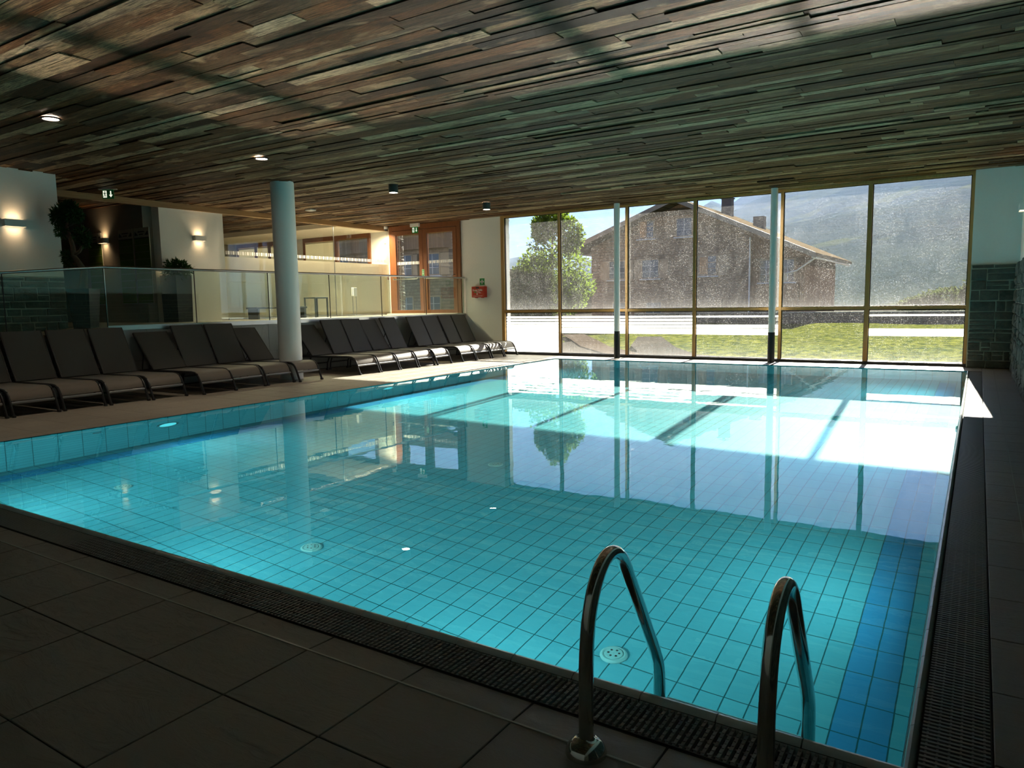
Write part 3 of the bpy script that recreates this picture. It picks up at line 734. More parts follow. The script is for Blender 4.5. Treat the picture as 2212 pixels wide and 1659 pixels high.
# ------------------------------------------------------------------ window wall
def frame_bar(b, x0, x1, z0, z1, y=YW, d=0.12): b.box(x0, x1, y-d/2, y+d/2, z0, z1)
BAYS = [(-10.06, -8.52), (-8.47, -6.78), (-6.73, -5.21), (-5.15, -3.42), (-3.37, -1.84), (-1.77, -0.20)]
TRZ = 1.075
FILM = {0: [(0.905, 0.945), (0.83, 0.88), (0.755, 0.81), (0.685, 0.742), (0.555, 0.675), (0.06, 0.545)],
        1: [(0.905, 0.945), (0.83, 0.88), (0.755, 0.81), (0.68, 0.74), (0.54, 0.668)],
        2: [(0.905, 0.945), (0.83, 0.88), (0.755, 0.81), (0.68, 0.74), (0.54, 0.668)],
        3: [(0.905, 0.94), (0.68, 0.75), (0.535, 0.668)], 4: [], 5: [(0.915, 0.95), (0.54, 0.68)]}
def windows():
    for i, (x0, x1) in enumerate(BAYS):
        t = struct(empty('window_%d' % (i+1)))
        b = MB(); 
        frame_bar(b, x0, x1, TRZ-0.03, TRZ+0.03, d=0.10); frame_bar(b, x0, x1, CZ-0.05, CZ+0.02); 
        nx = BAYS[i+1][0] if i < 5 else x1+0.055
        frame_bar(b, x1, nx, 0.05, CZ)
        if i == 0: frame_bar(b, x0-0.09, x0, 0.0, CZ)
        b.build('frame', wood_gold, t)
        b = MB(); frame_bar(b, x0-(0.09 if i == 0 else 0), nx, 0.0, 0.055, d=0.14); b.build('sill', frame_metal, t)
        b = MB(); e = 0.012       # black gasket
        for (a, c) in ((0.055, TRZ-0.03), (TRZ+0.03, CZ-0.05)):
            b.box(x0, x0+e, YW-0.012, YW+0.03, a, c); b.box(x1-e, x1, YW-0.012, YW+0.03, a, c); b.box(x0, x1, YW-0.012, YW+0.03, a, a+e); b.box(x0, x1, YW-0.012, YW+0.03, c-e, c)
        b.build('gasket', black_paint, t)
        b = MB(); b.box(x0, x1, YW+0.004, YW+0.012, TRZ+0.03, CZ-0.05); b.build('pane', pane_up, t)
        b = MB(); b.box(x0, x1, YW+0.004, YW+0.012, 0.055, TRZ-0.03); b.build('pane', pane_low, t)
        if FILM[i]:
            b = MB()
            for a, c in FILM[i]: b.quad((x0+e, YW, a), (x1-e, YW, a), (x1-e, YW, c), (x0+e, YW, c))
            o = b.build('film', film_mat, t, fix=False); o['label'] = 'white frosted bands'
    b = MB(); b.box(-10.15, -0.1, YW+0.0, YW+0.12, -0.3, 0.0); struct(b.build('trim_8', frame_metal))
windows()
# slim window columns
for i, (x, l) in enumerate(((-6.87, 'slim white window column with black foot, left one'), (-3.49, 'slim white window column with black foot, right one'))):
    t = struct(empty('column', (x, 15.08, 0))); t['label'] = l
    b = MB(); b.lathe([(0.066, 0.61), (0.066, CZ)], n=32); b.build('shaft', column_paint, t, True)
    b = MB(); b.lathe([(0.068, 0.0), (0.068, 0.61)], n=32); b.build('foot', black_paint, t, True)
t = struct(empty('column', (-10.33, 8.73, 0))); t['label'] = 'thick round white column between the loungers'
b = MB(); b.lathe([(0.20, 0.0), (0.20, CZ+0.01)], n=64); b.build('shaft', column_paint, t, True)

# ------------------------------------------------------------------ double door
def door():
    t = struct(empty('door_1')); x0, x1, xm = -13.86, -11.42, -12.66; z0 = ZP
    b = MB()
    frame_bar(b, x0, x0+0.12, z0, CZ); frame_bar(b, x1-0.11, x1, z0, CZ); frame_bar(b, x0+0.12, x1-0.11, CZ-0.14, CZ)
    b.build('frame', wood_red, t)
    for k, (a, c) in enumerate(((x0+0.12, xm-0.01), (xm+0.01, x1-0.11))):
        b = MB(); y = YW-0.02; w = 0.12
        for q in ((a, a+w, z0+0.03, CZ-0.15), (c-w, c, z0+0.03, CZ-0.15), (a+w, c-w, z0+0.03, z0+0.12), (a+w, c-w, CZ-0.26, CZ-0.15)): frame_bar(b, *q, y=y, d=0.10)
        d = b.build('door_leaf', wood_red, t)
        b = MB(); b.box(a+w, c-w, y, y+0.008, z0+0.12, CZ-0.26); b.build('pane', pane_door, d)
        b = MB(); marking(b, a+w+0.01, c-w-0.06, 2.38, 0.075, 'y', y-0.003); b.build('marking', sign_white, d, fix=False)
        b = MB(); zb = 2.0
        b.tube([(a+0.06, y-0.05, zb), (a+0.06, y-0.12, zb), (a+0.09, y-0.14, zb-0.02), (c-0.14, y-0.14, zb-0.02), (c-0.07, y-0.12, zb+0.05), (c-0.06, y-0.05, zb+0.05)], 0.014, 8)
        b.build('push_bar', steel_brushed, d, True)
    b = MB(); b.box(x0, x1, YW-0.25, YW+0.05, z0, z0+0.03); b.build('threshold', alu, t)
door()
o = thing('door_sticker', 'small green sticker with downward arrow on the door post', 'sign', (-12.66, YW-0.075, 2.14))
b = MB(); b.box(-0.04, 0.04, -0.002, 0, -0.09, 0.09); b.build('plate', sign_white, o)
b = MB(); b.box(-0.032, 0.032, -0.004, -0.002, -0.082, 0.082); b.build('panel', first_aid_green, o)
b = MB(); b.prism([(-0.008, 0.05), (0.008, 0.05), (0.008, -0.02), (0.022, -0.02), (0, -0.06), (-0.022, -0.02), (-0.008, -0.02)], -0.0055, -0.004); b.build('arrow', sign_white, o)

# lounge windows
def lounge_windows():
    for n, (x0, x1, mull, blinds) in enumerate(((-20.5, -17.95, (-19.55, -18.9), 3), (-17.35, XB-0.65, (-15.98,), 1))):
        t = struct(empty('window_%d' % (7+n))); b = MB(); z0, z1 = 1.45, CZ-0.12
        frame_bar(b, x0, x0+0.09, z0, z1); frame_bar(b, x1-0.09, x1, z0, z1); frame_bar(b, x0+0.09, x1-0.09, z1-0.12, z1); frame_bar(b, x0+0.09, x1-0.09, z0, z0+0.1)
        for mx in mull: frame_bar(b, mx-0.06, mx+0.06, z0+0.1, z1-0.12)
        b.build('frame', wood_red, t)
        ed = [x0+0.09]+[q for mx in mull for q in (mx-0.06, mx+0.06)]+[x1-0.09]
        for k in range(0, len(ed), 2):
            b = MB(); b.box(ed[k], ed[k+1], YW, YW+0.008, z0+0.1, z1-0.12); b.build('pane', pane_clean, t)
            if k//2 < blinds:
                b = MB(); b.box(ed[k]+0.01, ed[k+1]-0.01, YW-0.045, YW-0.041, z0+0.1, z1-0.13); b.build('blind', blind_mat, t)
lounge_windows()

# ------------------------------------------------------------------ glass balustrade
def balustrade():
    t = thing('glass_balustrade', 'frameless glass balustrade with steel handrail along the raised platform edge', 'railing')
    yc = 6.18; x = XP+0.015
    ys = [yc]+[6.18+1.531*k for k in range(1, 6)]+[YW-0.06]
    for a, c in zip(ys, ys[1:]):
        b = MB(); b.box(x-0.006, x+0.006, a+0.008, c-0.008, ZP-0.04, ZP+0.925); b.build('glass_panel', rail_glass, t)
    for (a, c) in ((4.78, yc), (3.40, 4.76)):
        za, zc = ZP-(yc-a)*0.085, ZP-(yc-c)*0.085
        b = MB(); b.add([(x+s, yy, zz) for s in (-0.006, 0.006) for yy, zz in ((a+0.008, za-0.04), (c-0.008, zc-0.04), (c-0.008, zc+0.925), (a+0.008, za+0.925))],
                        [(0, 1, 2, 3), (4, 5, 6, 7), (0, 1, 5, 4), (1, 2, 6, 5), (2, 3, 7, 6), (3, 0, 4, 7)])
        b.build('glass_panel', rail_glass, t)
    b = MB(); z = ZP+0.935
    b.tube([(x, 3.4, z-(yc-3.4)*0.085), (x, yc-0.02, z), (x, yc+0.02, z), (x, YW-0.02, z)], 0.021, 14); b.build('handrail', steel_brushed, t, True)
    for yy in ys[1:-1]: b = MB(); b.box(x-0.008, x+0.008, yy-0.004, yy+0.004, ZP-0.03, ZP+0.92); b.build('joint_strip', black_paint, t)
    b = MB(); b.box(x-0.008, x+0.008, 4.766, 4.776, ZP-0.15, ZP+0.80); b.build('joint_strip', black_paint, t)
    for ya, yb in ((yc-0.006, yc+0.006), (YW-0.06, YW-0.045)): b = MB(); b.box(x-0.010, x+0.010, ya, yb, ZP-0.03, ZP+0.92); b.build('end_strip', steel, t)
    b = MB(); b.box(x-0.03, x+0.016, yc, YW, ZP-0.055, ZP+0.018); o = b.build('base_channel', steel_brushed, t)
    shear(t)
balustrade()

# ------------------------------------------------------------------ loungers
def arc_profile():
    pts = [(0.0, 0.0), (0.035, 0.085), (0.075, 0.185), (0.105, 0.245), (0.145, 0.292), (0.20, 0.318), (0.28, 0.328)]
    return pts
WID = 0.555
def make_lounger(zt, xt, label):
    """x runs back from the front feet; zt, xt = top of the backrest"""
    t = thing('sun_lounger', label, 'sun lounger', group='sun loungers in a row along the platform')
    h = WID/2
    fr = arc_profile()
    b = MB(); b.tube([(0.075, -h+0.02, 0.17), (0.075, h-0.02, 0.17)], 0.019, 12); o = b.build('crossbar', bar_metal, t, True); o['label'] = 'pale grey front crossbar'
    for s in (-1, 1):
        y = s*(h-0.018)
        b = MB(); b.tube([(x, y, z) for x, z in fr[:5]], 0.016, 10, flat=1.25); 
        l = b.build('leg', frame_metal, t, True)
        b = MB(); b.cbox((0.004, y, 0.017), (0.048, 0.036, 0.034), 0.006); b.build('foot', frame_metal, l)
        b = MB(); b.tube([(x, y, z) for x, z in fr[4:]]+[(1.26, y, 0.315), (1.66, y, 0.305)], 0.016, 10, flat=1.25); b.build('side_rail', frame_metal, t, True)
        b = MB(); b.tube([(1.33, y*0.94, 0.30), (1.40, y*0.94, 0.15), (1.42, y*0.94, 0.0)], 0.015, 10)
        l = b.build('leg', frame_metal, t, True)
        b = MB(); b.cbox((1.42, y*0.94, 0.015), (0.045, 0.034, 0.03), 0.006); b.build('foot', frame_metal, l)
        b = MB(); b.tube([(1.27, y, 0.325), (xt, y, zt)], 0.014, 10); b.build('back_rail', frame_metal, t, True)
    b = MB(); b.tube([(1.40, -h+0.04, 0.16), (1.40, h-0.04, 0.16)], 0.015, 10); b.build('rear_crossbar', frame_metal, t, True)
    b = MB(); b.tube([(1.66, -h+0.018, 0.305), (1.66, h-0.018, 0.305)], 0.015, 10); b.build('head_crossbar', frame_metal, t, True)
    f = 0.55; bx, bz = 1.27+(xt-1.27)*f, 0.325+(zt-0.325)*f
    b = MB()
    for s in (-1, 1): b.tube([(bx, s*(h-0.03), bz), (1.62, s*(h-0.03), 0.32)], 0.009, 8)
    b.tube([(1.62, -h+0.03, 0.32), (1.62, h-0.03, 0.32)], 0.009, 8); b.build('back_prop', frame_metal, t, True)
    # ratchet hook beside the backrest
    b = MB(); b.tube([(1.40, h-0.005, 0.36), (1.36, h+0.004, 0.41), (1.33, h+0.004, 0.42), (1.315, h+0.003, 0.40)], 0.006, 8); b.build('ratchet_hook', frame_metal, t, True)
    # seat sling
    w = h-0.030
    prof = [(0.085, 0.205), (0.112, 0.262), (0.150, 0.306), (0.20, 0.330), (0.28, 0.340), (0.5, 0.336), (0.8, 0.330), (1.1, 0.328), (1.25, 0.328)]
    def sling(prof, wy, sag, th=0.008):
        b = MB(); nY = 8; V = []
        for side in (0, 1):
            for x, z in prof:
                for j in range(nY+1):
                    yy = -wy+2*wy*j/nY; q = 1-(2*j/nY-1)**2
                    V.append((x, yy, z-sag*q-side*th))
        n = len(prof); F = []
        for side in (0, 1):
            o0 = side*n*(nY+1)
            for i in range(n-1):
                for j in range(nY):
                    a = o0+i*(nY+1)+j; F.append((a, a+1, a+nY+2, a+nY+1))
        for i in range(n-1):
            for j in (0, nY):
                a = i*(nY+1)+j; c = a+n*(nY+1); F.append((a, a+nY+1, c+nY+1, c))
        for i in (0, n-1):
            for j in range(nY):
                a = i*(nY+1)+j; c = a+n*(nY+1); F.append((a, a+1, c+1, c))
        b.add(V, F); return b
    sling(prof, w+0.012, 0.004).build('seat_sling', sling_mat, t, True)
    dx, dz = xt-1.27, zt-0.325; ln = math.hypot(dx, dz); nx, nz = -dz/ln, dx/ln
    pr = [(1.275+dx*k/6+nx*0.014, 0.328+dz*k/6+nz*0.014) for k in range(7)]
    V = []; b = MB(); nY = 2
    for side in (0, 1):
        for x, z in pr:
            for yy in (-h+0.006, h-0.006): V.append((x-nx*0.03*side, yy, z-nz*0.03*side))
    n = 7; F = []
    for i in range(n-1):
        F += [(2*i, 2*i+1, 2*i+3, 2*i+2), (2*n+2*i, 2*n+2*i+1, 2*n+2*i+3, 2*n+2*i+2), (2*i, 2*i+2, 2*n+2*i+2, 2*n+2*i), (2*i+1, 2*i+3, 2*n+2*i+3, 2*n+2*i+1)]
    F += [(0, 1, 2*n+1, 2*n), (2*n-2, 2*n-1, 4*n-1, 4*n-2)]
    b.add(V, F); b.build('back_sling', sling_back_mat, t)
    t.rotation_euler = (0, 0, pi)
    return t
LOUNGERS = [
 (3.43, 4.00, -9.86, 0, 'dark sun lounger cut off by the left frame edge, seat and one leg showing'),
 (4.03, 4.59, -9.85, 0, 'dark sun lounger second from the left frame edge, only part of its backrest in frame'),
 (4.62, 5.18, -9.85, 0, 'dark sun lounger whose backrest is the leftmost complete one in the row'),
 (5.21, 5.78, -9.84, 0, 'dark upright sun lounger two places left of the first reclined backrest'),
 (5.80, 6.35, -9.82, 0, 'dark upright sun lounger at the right end of the leftmost group, before the small gap'),
 (6.52, 7.12, -9.70, 1, 'dark sun lounger with lower reclined backrest, just right of the gap in the left half'),
 (7.13, 7.74, -9.78, 0, 'dark upright sun lounger directly right of the first reclined one'),
 (7.77, 8.35, -9.80, 0, 'dark upright sun lounger second to the left of the thick round column'),
 (8.37, 8.90, -9.72, 1, 'dark reclined sun lounger directly in front of the thick round column'),
 (9.73, 10.29, -9.64, 1, 'dark reclined sun lounger first to the right of the thick round column, half in sun'),
 (10.31, 10.86, -9.65, 0, 'dark upright sun lounger second to the right of the thick round column'),
 (10.88, 11.44, -9.66, 0, 'dark upright sun lounger third to the right of the thick round column'),
 (11.46, 11.99, -9.66, 2, 'dark sun lounger fourth to the right of the column, backrest slightly lower than its neighbours'),
 (12.01, 12.53, -9.62, 0, 'dark upright sun lounger fifth right of the column, at the edge of the gap'),
 (12.90, 13.44, -9.61, 0, 'dark upright sun lounger first in the far group of four by the window'),
 (13.46, 14.05, -9.62, 0, 'dark upright sun lounger second in the far group of four by the window'),
 (14.07, 14.58, -9.60, 0, 'dark upright sun lounger with light stripes on its foot, last but one before the window'),
 (14.61, 15.20, -9.61, 0, 'dark sun lounger nearest the window wall, its foot in front of the frosted pane')]
protos = {}
for y0, y1, xf, kind, lab in LOUNGERS:
    loc = (xf, (y0+y1)/2, 0.0)
    if kind not in protos:
        protos[kind] = make_lounger(*{0: (1.0, 1.63), 1: (0.905, 1.78), 2: (0.965, 1.68)}[kind], lab); o = protos[kind]; o.location = loc
    else: o = dup(protos[kind], loc, pi, lab)
    o.scale = (1, (y1-y0-0.005)/WID, 1)

# ------------------------------------------------------------------ ladder
def ladder():
    t = thing('pool_ladder', 'polished stainless steel pool ladder with two arched handrails', 'pool ladder', (0, 0, 0))
    path = [(1.745, 0.0), (1.745, 0.15), (1.75, 0.30), (1.765, 0.40), (1.80, 0.475), (1.85, 0.527), (1.905, 0.545), (1.96, 0.530), (2.005, 0.49),
            (2.05, 0.42), (2.12, 0.315), (2.20, 0.19), (2.27, 0.085), (2.305, 0.02), (2.315, -0.05), (2.315, -0.5), (2.315, -1.25)]
    for i in range(2):   # smooth the curve
        q = [path[0]]
        for a, c in zip(path, path[1:]): q += [(a[0]*0.75+c[0]*0.25, a[1]*0.75+c[1]*0.25), (a[0]*0.25+c[0]*0.75, a[1]*0.25+c[1]*0.75)]
        path = q+[path[-1]]
    for x in (-0.893, -0.395):
        b = MB(); b.tube([(x, y, z) for y, z in path], 0.0215, 20); h = b.build('handrail', steel, t, True)
        b = MB(); b.lathe([(0.060*cos(k*pi/22), 0.050*sin(k*pi/22)) for k in range(9)]+[(0.0215, 0.050)], (x, 1.745, 0.0), 32, cap=False); b.build('flange', steel, h, True)
    for k in range(4):
        z = -0.25-k*0.27; b = MB(); b.cbox((-0.644, 2.315, z), (0.47, 0.08, 0.025), 0.006); b.build('step', steel_brushed, t)
    return t
ladder()

# ------------------------------------------------------------------ ceiling lamps
def recessed(x, y, label):
    t = thing('recessed_spot', label, 'ceiling spot', (x, y, CZ-0.012), group='round recessed ceiling spots')
    b = MB(); b.lathe([(0.105, 0.0), (0.105, -0.012), (0.082, -0.014), (0.080, 0.0)], n=32, cap=False); b.build('ring', black_paint, t, True)
    b = MB(); b.lathe([(0.080, -0.006), (0.001, -0.008)], n=32, cap=False); b.build('lens', spot_glow, t)
    lamp('lamp_light', 'SPOT', (0, 0, -0.03), 25, (1, 0.82, 0.62), parent=t, spot_size=RAD(80), spot_blend=0.6, shadow_soft_size=0.06)
recessed(-8.82, 4.27, 'round recessed spot at the upper left, above the nearer loungers')
recessed(-8.82, 7.11, 'round recessed spot up left of the thick column')
def cylinder_spot(x, y, label):
    t = thing('cylinder_spot', label, 'ceiling spot', (x, y, CZ-0.005), group='surface mounted cylinder spots')
    b = MB(); b.lathe([(0.085, 0.0), (0.085, -0.15), (0.076, -0.15), (0.076, -0.13)], n=32, cap=False); b.build('housing', grey_plastic, t, True)
    b = MB(); b.lathe([(0.076, -0.140), (0.001, -0.142)], n=32, cap=False); b.build('lens', spot_glow, t)
    lamp('lamp_light', 'SPOT', (0, 0, -0.16), 25, (1, 0.82, 0.62), parent=t, spot_size=RAD(80), spot_blend=0.6, shadow_soft_size=0.06)
cylinder_spot(-8.93, 10.04, 'dark cylinder spot hanging from the ceiling, the nearer of the two')
cylinder_spot(-8.99, 13.06, 'dark cylinder spot hanging from the ceiling nearer the window wall')
o = MB(); o.cbox((0, 0, -0.02), (0.17, 0.17, 0.035), 0.008); o = o.build('smoke_detector', white_plastic); o.location = (-12.58, 11.39, CZ-0.01); tag(o, 'flat square white detector on the ceiling right of the column', 'detector')
t = thing('dome_camera', 'small white dome camera above the end of the wooden beam', 'camera', (-13.85, 15.2, CZ-0.01))
b = MB(); b.lathe([(0.055, 0.0), (0.055, -0.06), (0.05, -0.07)], n=24, cap=True); b.build('housing', white_plastic, t, True)
b = MB(); b.lathe([(0.042, -0.066), (0.036, -0.10), (0.018, -0.118), (0.001, -0.122)], n=24, cap=False); b.build('dome', black_paint, t, True)

# wall lamps: up and down light boxes
def wall_lamp(loc, nrm, w, label, energy=3.0):
    t = thing('wall_lamp', label, 'wall lamp', loc, rz=math.atan2(nrm[1], nrm[0]), group='up and down wall lamps')
    # local +x points out of the wall, y along it
    b = MB(); hz = 0.052; d = 0.10
    for q in ((0.0, 0.006), (d-0.006, d)): b.box(q[0], q[1], -w/2, w/2, -hz, hz)
    for s in (-1, 1): b.box(0.006, d-0.006, s*w/2-(0.006 if s > 0 else 0), s*w/2+(0.006 if s < 0 else 0), -hz, hz)
    b.build('housing', alu, t)
    b = MB(); b.box(0.01, d-0.01, -w/2+0.01, w/2-0.01, -0.034, -0.030); b.box(0.01, d-0.01, -w/2+0.01, w/2-0.01, 0.026, 0.030); b.build('diffuser', warm_glow, t)
    for s in (-1, 1):
        l = lamp('lamp_light', 'AREA', (0.055, 0, s*0.038), energy, (1.0, 0.66, 0.34), parent=t, shape='RECTANGLE', size=0.06, size_y=w*0.6, spread=RAD(110))
        l.rotation_euler = (0, 0, 0) if s < 0 else (pi, 0, 0)
wall_lamp((-12.40, 5.33, 2.62), (1, 0), 0.30, 'box wall lamp on the plaster above the stone base at the left frame edge', 0.15)
wall_lamp((XB, 9.50, 2.755), (1, 0), 0.26, 'box wall lamp on the short white wall block above the square planter', 0.15)
wall_lamp((-15.62, 8.45, 2.74), (0, -1), 0.26, 'box wall lamp on the dark recess wall between the green boards', 0.35)
wall_lamp((XR+0.03, 13.80, 2.61), (-1, 0), 0.30, 'box wall lamp on the right wall at the right frame edge', 0.15)

# exit signs
def exit_sign(loc, rz, label, hang):
    t = thing('exit_sign', label, 'exit sign', loc, rz, group='green emergency exit signs')
    b = MB()
    if hang: b.cbox((0, 0, -0.045), (0.30, 0.06, 0.09), 0.004)
    else: b.cbox((0, 0, -0.008), (0.32, 0.05, 0.012), 0.003)
    b.build('housing', white_plastic, t)
    z1 = -0.09 if hang else -0.014; z0 = z1-0.16; w = 0.10
    b = MB(); b.box(-w, w, -0.006, 0.006, z0, z1); b.build('panel', green_sign, t)
    b = MB(); y = -0.0075
    b.prism([(-0.085, z0+0.02), (-0.02, z0+0.02), (-0.02, z1-0.02), (-0.085, z1-0.02)], y, -0.006); b.build('door_symbol', sign_glow, t)
    b = MB(); cx = 0.05; b.prism([(cx-0.010, z1-0.025), (cx+0.010, z1-0.025), (cx+0.010, z0+0.07), (cx+0.032, z0+0.07), (cx, z0+0.025), (cx-0.032, z0+0.07), (cx-0.010, z0+0.07)], y, -0.006)
    b.build('arrow', sign_glow, t)
    b = MB(); cx = -0.052; y = -0.0095; zc = (z0+z1)/2
    b.prism([(cx+0.010*cos(a)+0.004, zc+0.042+0.010*sin(a)) for a in [k*pi/4 for k in range(8)]], y, -0.0075)
    for poly in ([(cx-0.010, zc+0.028), (cx+0.010, zc+0.026), (cx+0.006, zc-0.006), (cx-0.010, zc-0.004)],
                 [(cx+0.008, zc+0.026), (cx+0.027, zc+0.010), (cx+0.024, zc+0.004), (cx+0.006, zc+0.016)],
                 [(cx-0.009, zc+0.026), (cx-0.026, zc+0.014), (cx-0.025, zc+0.006), (cx-0.010, zc+0.015)],
                 [(cx+0.0, zc-0.004), (cx+0.018, zc-0.020), (cx+0.016, zc-0.048), (cx+0.008, zc-0.048), (cx+0.009, zc-0.024), (cx-0.008, zc-0.006)],
                 [(cx-0.008, zc-0.004), (cx-0.012, zc-0.028), (cx-0.028, zc-0.040), (cx-0.024, zc-0.047), (cx-0.004, zc-0.032), (cx+0.001, zc-0.006)]):
        b.prism(poly, y, -0.0075)
    b.build('running_figure', green_sign, t)
exit_sign((-12.72, 15.10, CZ-0.01), 0.0, 'green exit sign with arrow in front of the double door', True)
exit_sign((-13.14, 7.22, CZ-0.01), RAD(35), 'green exit sign hanging from the dark ceiling above the bonsai', False)

# first aid box and sign, call point, thermostat
def font_text(body, size, parent, mat, loc, rot, name='lettering', ext=0.0008):
    c = bpy.data.curves.new(name, 'FONT'); c.body = body; c.size = size; c.extrude = ext; c.align_x = 'CENTER'; c.align_y = 'CENTER'
    o = bpy.data.objects.new(name, c); C.objects.link(o); bpy.context.view_layer.update()
    me = bpy.data.meshes.new_from_object(o.evaluated_get(bpy.context.evaluated_depsgraph_get())); bpy.data.objects.remove(o)
    me.materials.clear(); me.materials.append(mat); o = bpy.data.objects.new(name, me); C.objects.link(o); o.parent = parent; o.location = loc; o.rotation_euler = rot
    return o
t = thing('first_aid_box', 'red first aid box with white lettering on the white wall', 'first aid box', (-10.83, YW, 1.58))
b = MB(); b.cbox((0, -0.065, 0), (0.40, 0.13, 0.28), 0.012); b.build('case', red_plastic, t)
b = MB(); b.cbox((-0.01, -0.135, 0.105), (0.09, 0.02, 0.035), 0.004); b.build('handle', ink, t)
b = MB(); b.cbox((-0.10, -0.06, -0.146), (0.05, 0.08, 0.014), 0.003); b.cbox((0.10, -0.06, -0.146), (0.05, 0.08, 0.014), 0.003); b.build('foot', red_plastic, t)
font_text('Erste Hilfe', 0.072, t, sign_white, (-0.01, -0.132, 0.045), (pi/2, 0, 0))
b = MB(); 
for q in ((-0.045, 0.06, -0.005, 0.005), (0.03, 0.10, -0.026, -0.018), (-0.16, 0.14, -0.104, -0.098)): b.box(q[0], q[1], -0.1325, -0.131, q[2], q[3])
b.box(-0.030, -0.018, -0.1325, -0.131, -0.075, -0.025); b.box(-0.049, 0.001, -0.1325, -0.131, -0.056, -0.044); b.build('small_print', sign_white, t)
b = MB(); b.box(-0.11, -0.05, -0.1325, -0.131, -0.016, 0.006); b.build('green_mark', first_aid_green, t)
t = thing('first_aid_sign', 'square green sign with white cross above the red box', 'sign', (-10.78, YW, 1.84))
b = MB(); b.box(-0.075, 0.075, -0.004, 0, -0.085, 0.085); b.build('plate', first_aid_green, t)
b = MB(); b.box(-0.018, 0.018, -0.006, -0.004, -0.055, 0.055); b.box(-0.055, 0.055, -0.006, -0.004, -0.018, 0.018); b.build('cross', sign_white, t)
t = thing('call_point', 'small dark red fire alarm call point left of the double door', 'call point', (-14.02, YW, 2.06))
b = MB(); b.cbox((0, -0.02, 0), (0.12, 0.04, 0.135), 0.005); b.build('case', dark_red, t)
b = MB(); b.box(-0.022, 0.022, -0.042, -0.040, -0.04, 0.03); b.build('button', sign_white, t)
t = thing('wall_thermostat', 'tiny cream sensor plate high beside the door frame', 'sensor', (-14.05, YW, 3.04))
b = MB(); b.cbox((0, -0.012, 0), (0.08, 0.024, 0.09), 0.004); b.build('plate', plaster_cream, t); b = MB(); b.box(-0.015, 0.02, -0.026, -0.024, -0.02, 0.015); b.build('knob', sill_white, t)

# green boards on the recess wall
for i, (x0, x1) in enumerate(((-16.30, -15.76), (-15.10, -14.57), (-14.52, -13.98))):
    x0 += 0.0; zt = 2.72
    t = thing('price_board', ('green lined board partly behind the bonsai crown, left of the recess lamp', 'green lined board just right of the recess lamp', 'green lined board nearest the white wall block')[i], 'board', ((x0+x1)/2, 8.449, 0), group='green boards on the recess wall')
    w = (x1-x0)/2; b = MB(); b.box(-w, w, -0.012, 0, 1.40, zt+0.20); b.build('panel', board_white, t)
    b = MB(); b.box(-w+0.01, w-0.01, -0.015, -0.012, 1.42, zt); b.build('list_field', board_green, t)
    b = MB(); b.box(-w+0.01, w-0.01, -0.017, -0.0155, zt-0.015, zt+0.005)
    for s in (-1, 1): b.prism([(s*(w-0.03), zt+0.05), (s*(w-0.15), zt+0.05), (s*(w-0.05), zt+0.13)], -0.017, -0.0125)
    b.box(-0.12, 0.10, -0.017, -0.0125, zt+0.11, zt+0.13); b.box(-0.08, 0.06, -0.017, -0.0125, zt+0.06, zt+0.08); b.build('heading', ink, t)
    b = MB()
    for k in range(9): b.box(-w+0.02, w-0.02, -0.017, -0.0155, zt-0.14*(k+1)-0.004, zt-0.14*(k+1)+0.002)
    b.build('rule_line', board_white, t)

# ------------------------------------------------------------------ plants
def leaf_cloud(b, centres, n, size, rd, narrow=0.35, shell=False):
    for _ in range(n):
        c, r = rd.choice(centres)
        v = Vector((rd.gauss(0, 1), rd.gauss(0, 1), rd.gauss(0, 1))).normalized()
        k = (rd.random()**0.33) if not shell else rd.uniform(0.8, 1.0)
        p = Vector(c)+Vector((v.x*r[0], v.y*r[1], v.z*r[2]))*k
        d = (v*0.7+Vector((rd.gauss(0, 1), rd.gauss(0, 1), rd.gauss(0, 1)))*0.6).normalized()
        s = d.cross(Vector((rd.gauss(0, 1), rd.gauss(0, 1), rd.gauss(0, 1)))).normalized()*size*narrow; d = d*size*rd.uniform(0.6, 1.3)
        o = len(b.v); b.v += [tuple(p-s*0.2), tuple(p+d*0.5-s), tuple(p+d), tuple(p+d*0.5+s)]; b.f.append((o, o+1, o+2, o+3)); b.r.append(0); b.mi.append(0)
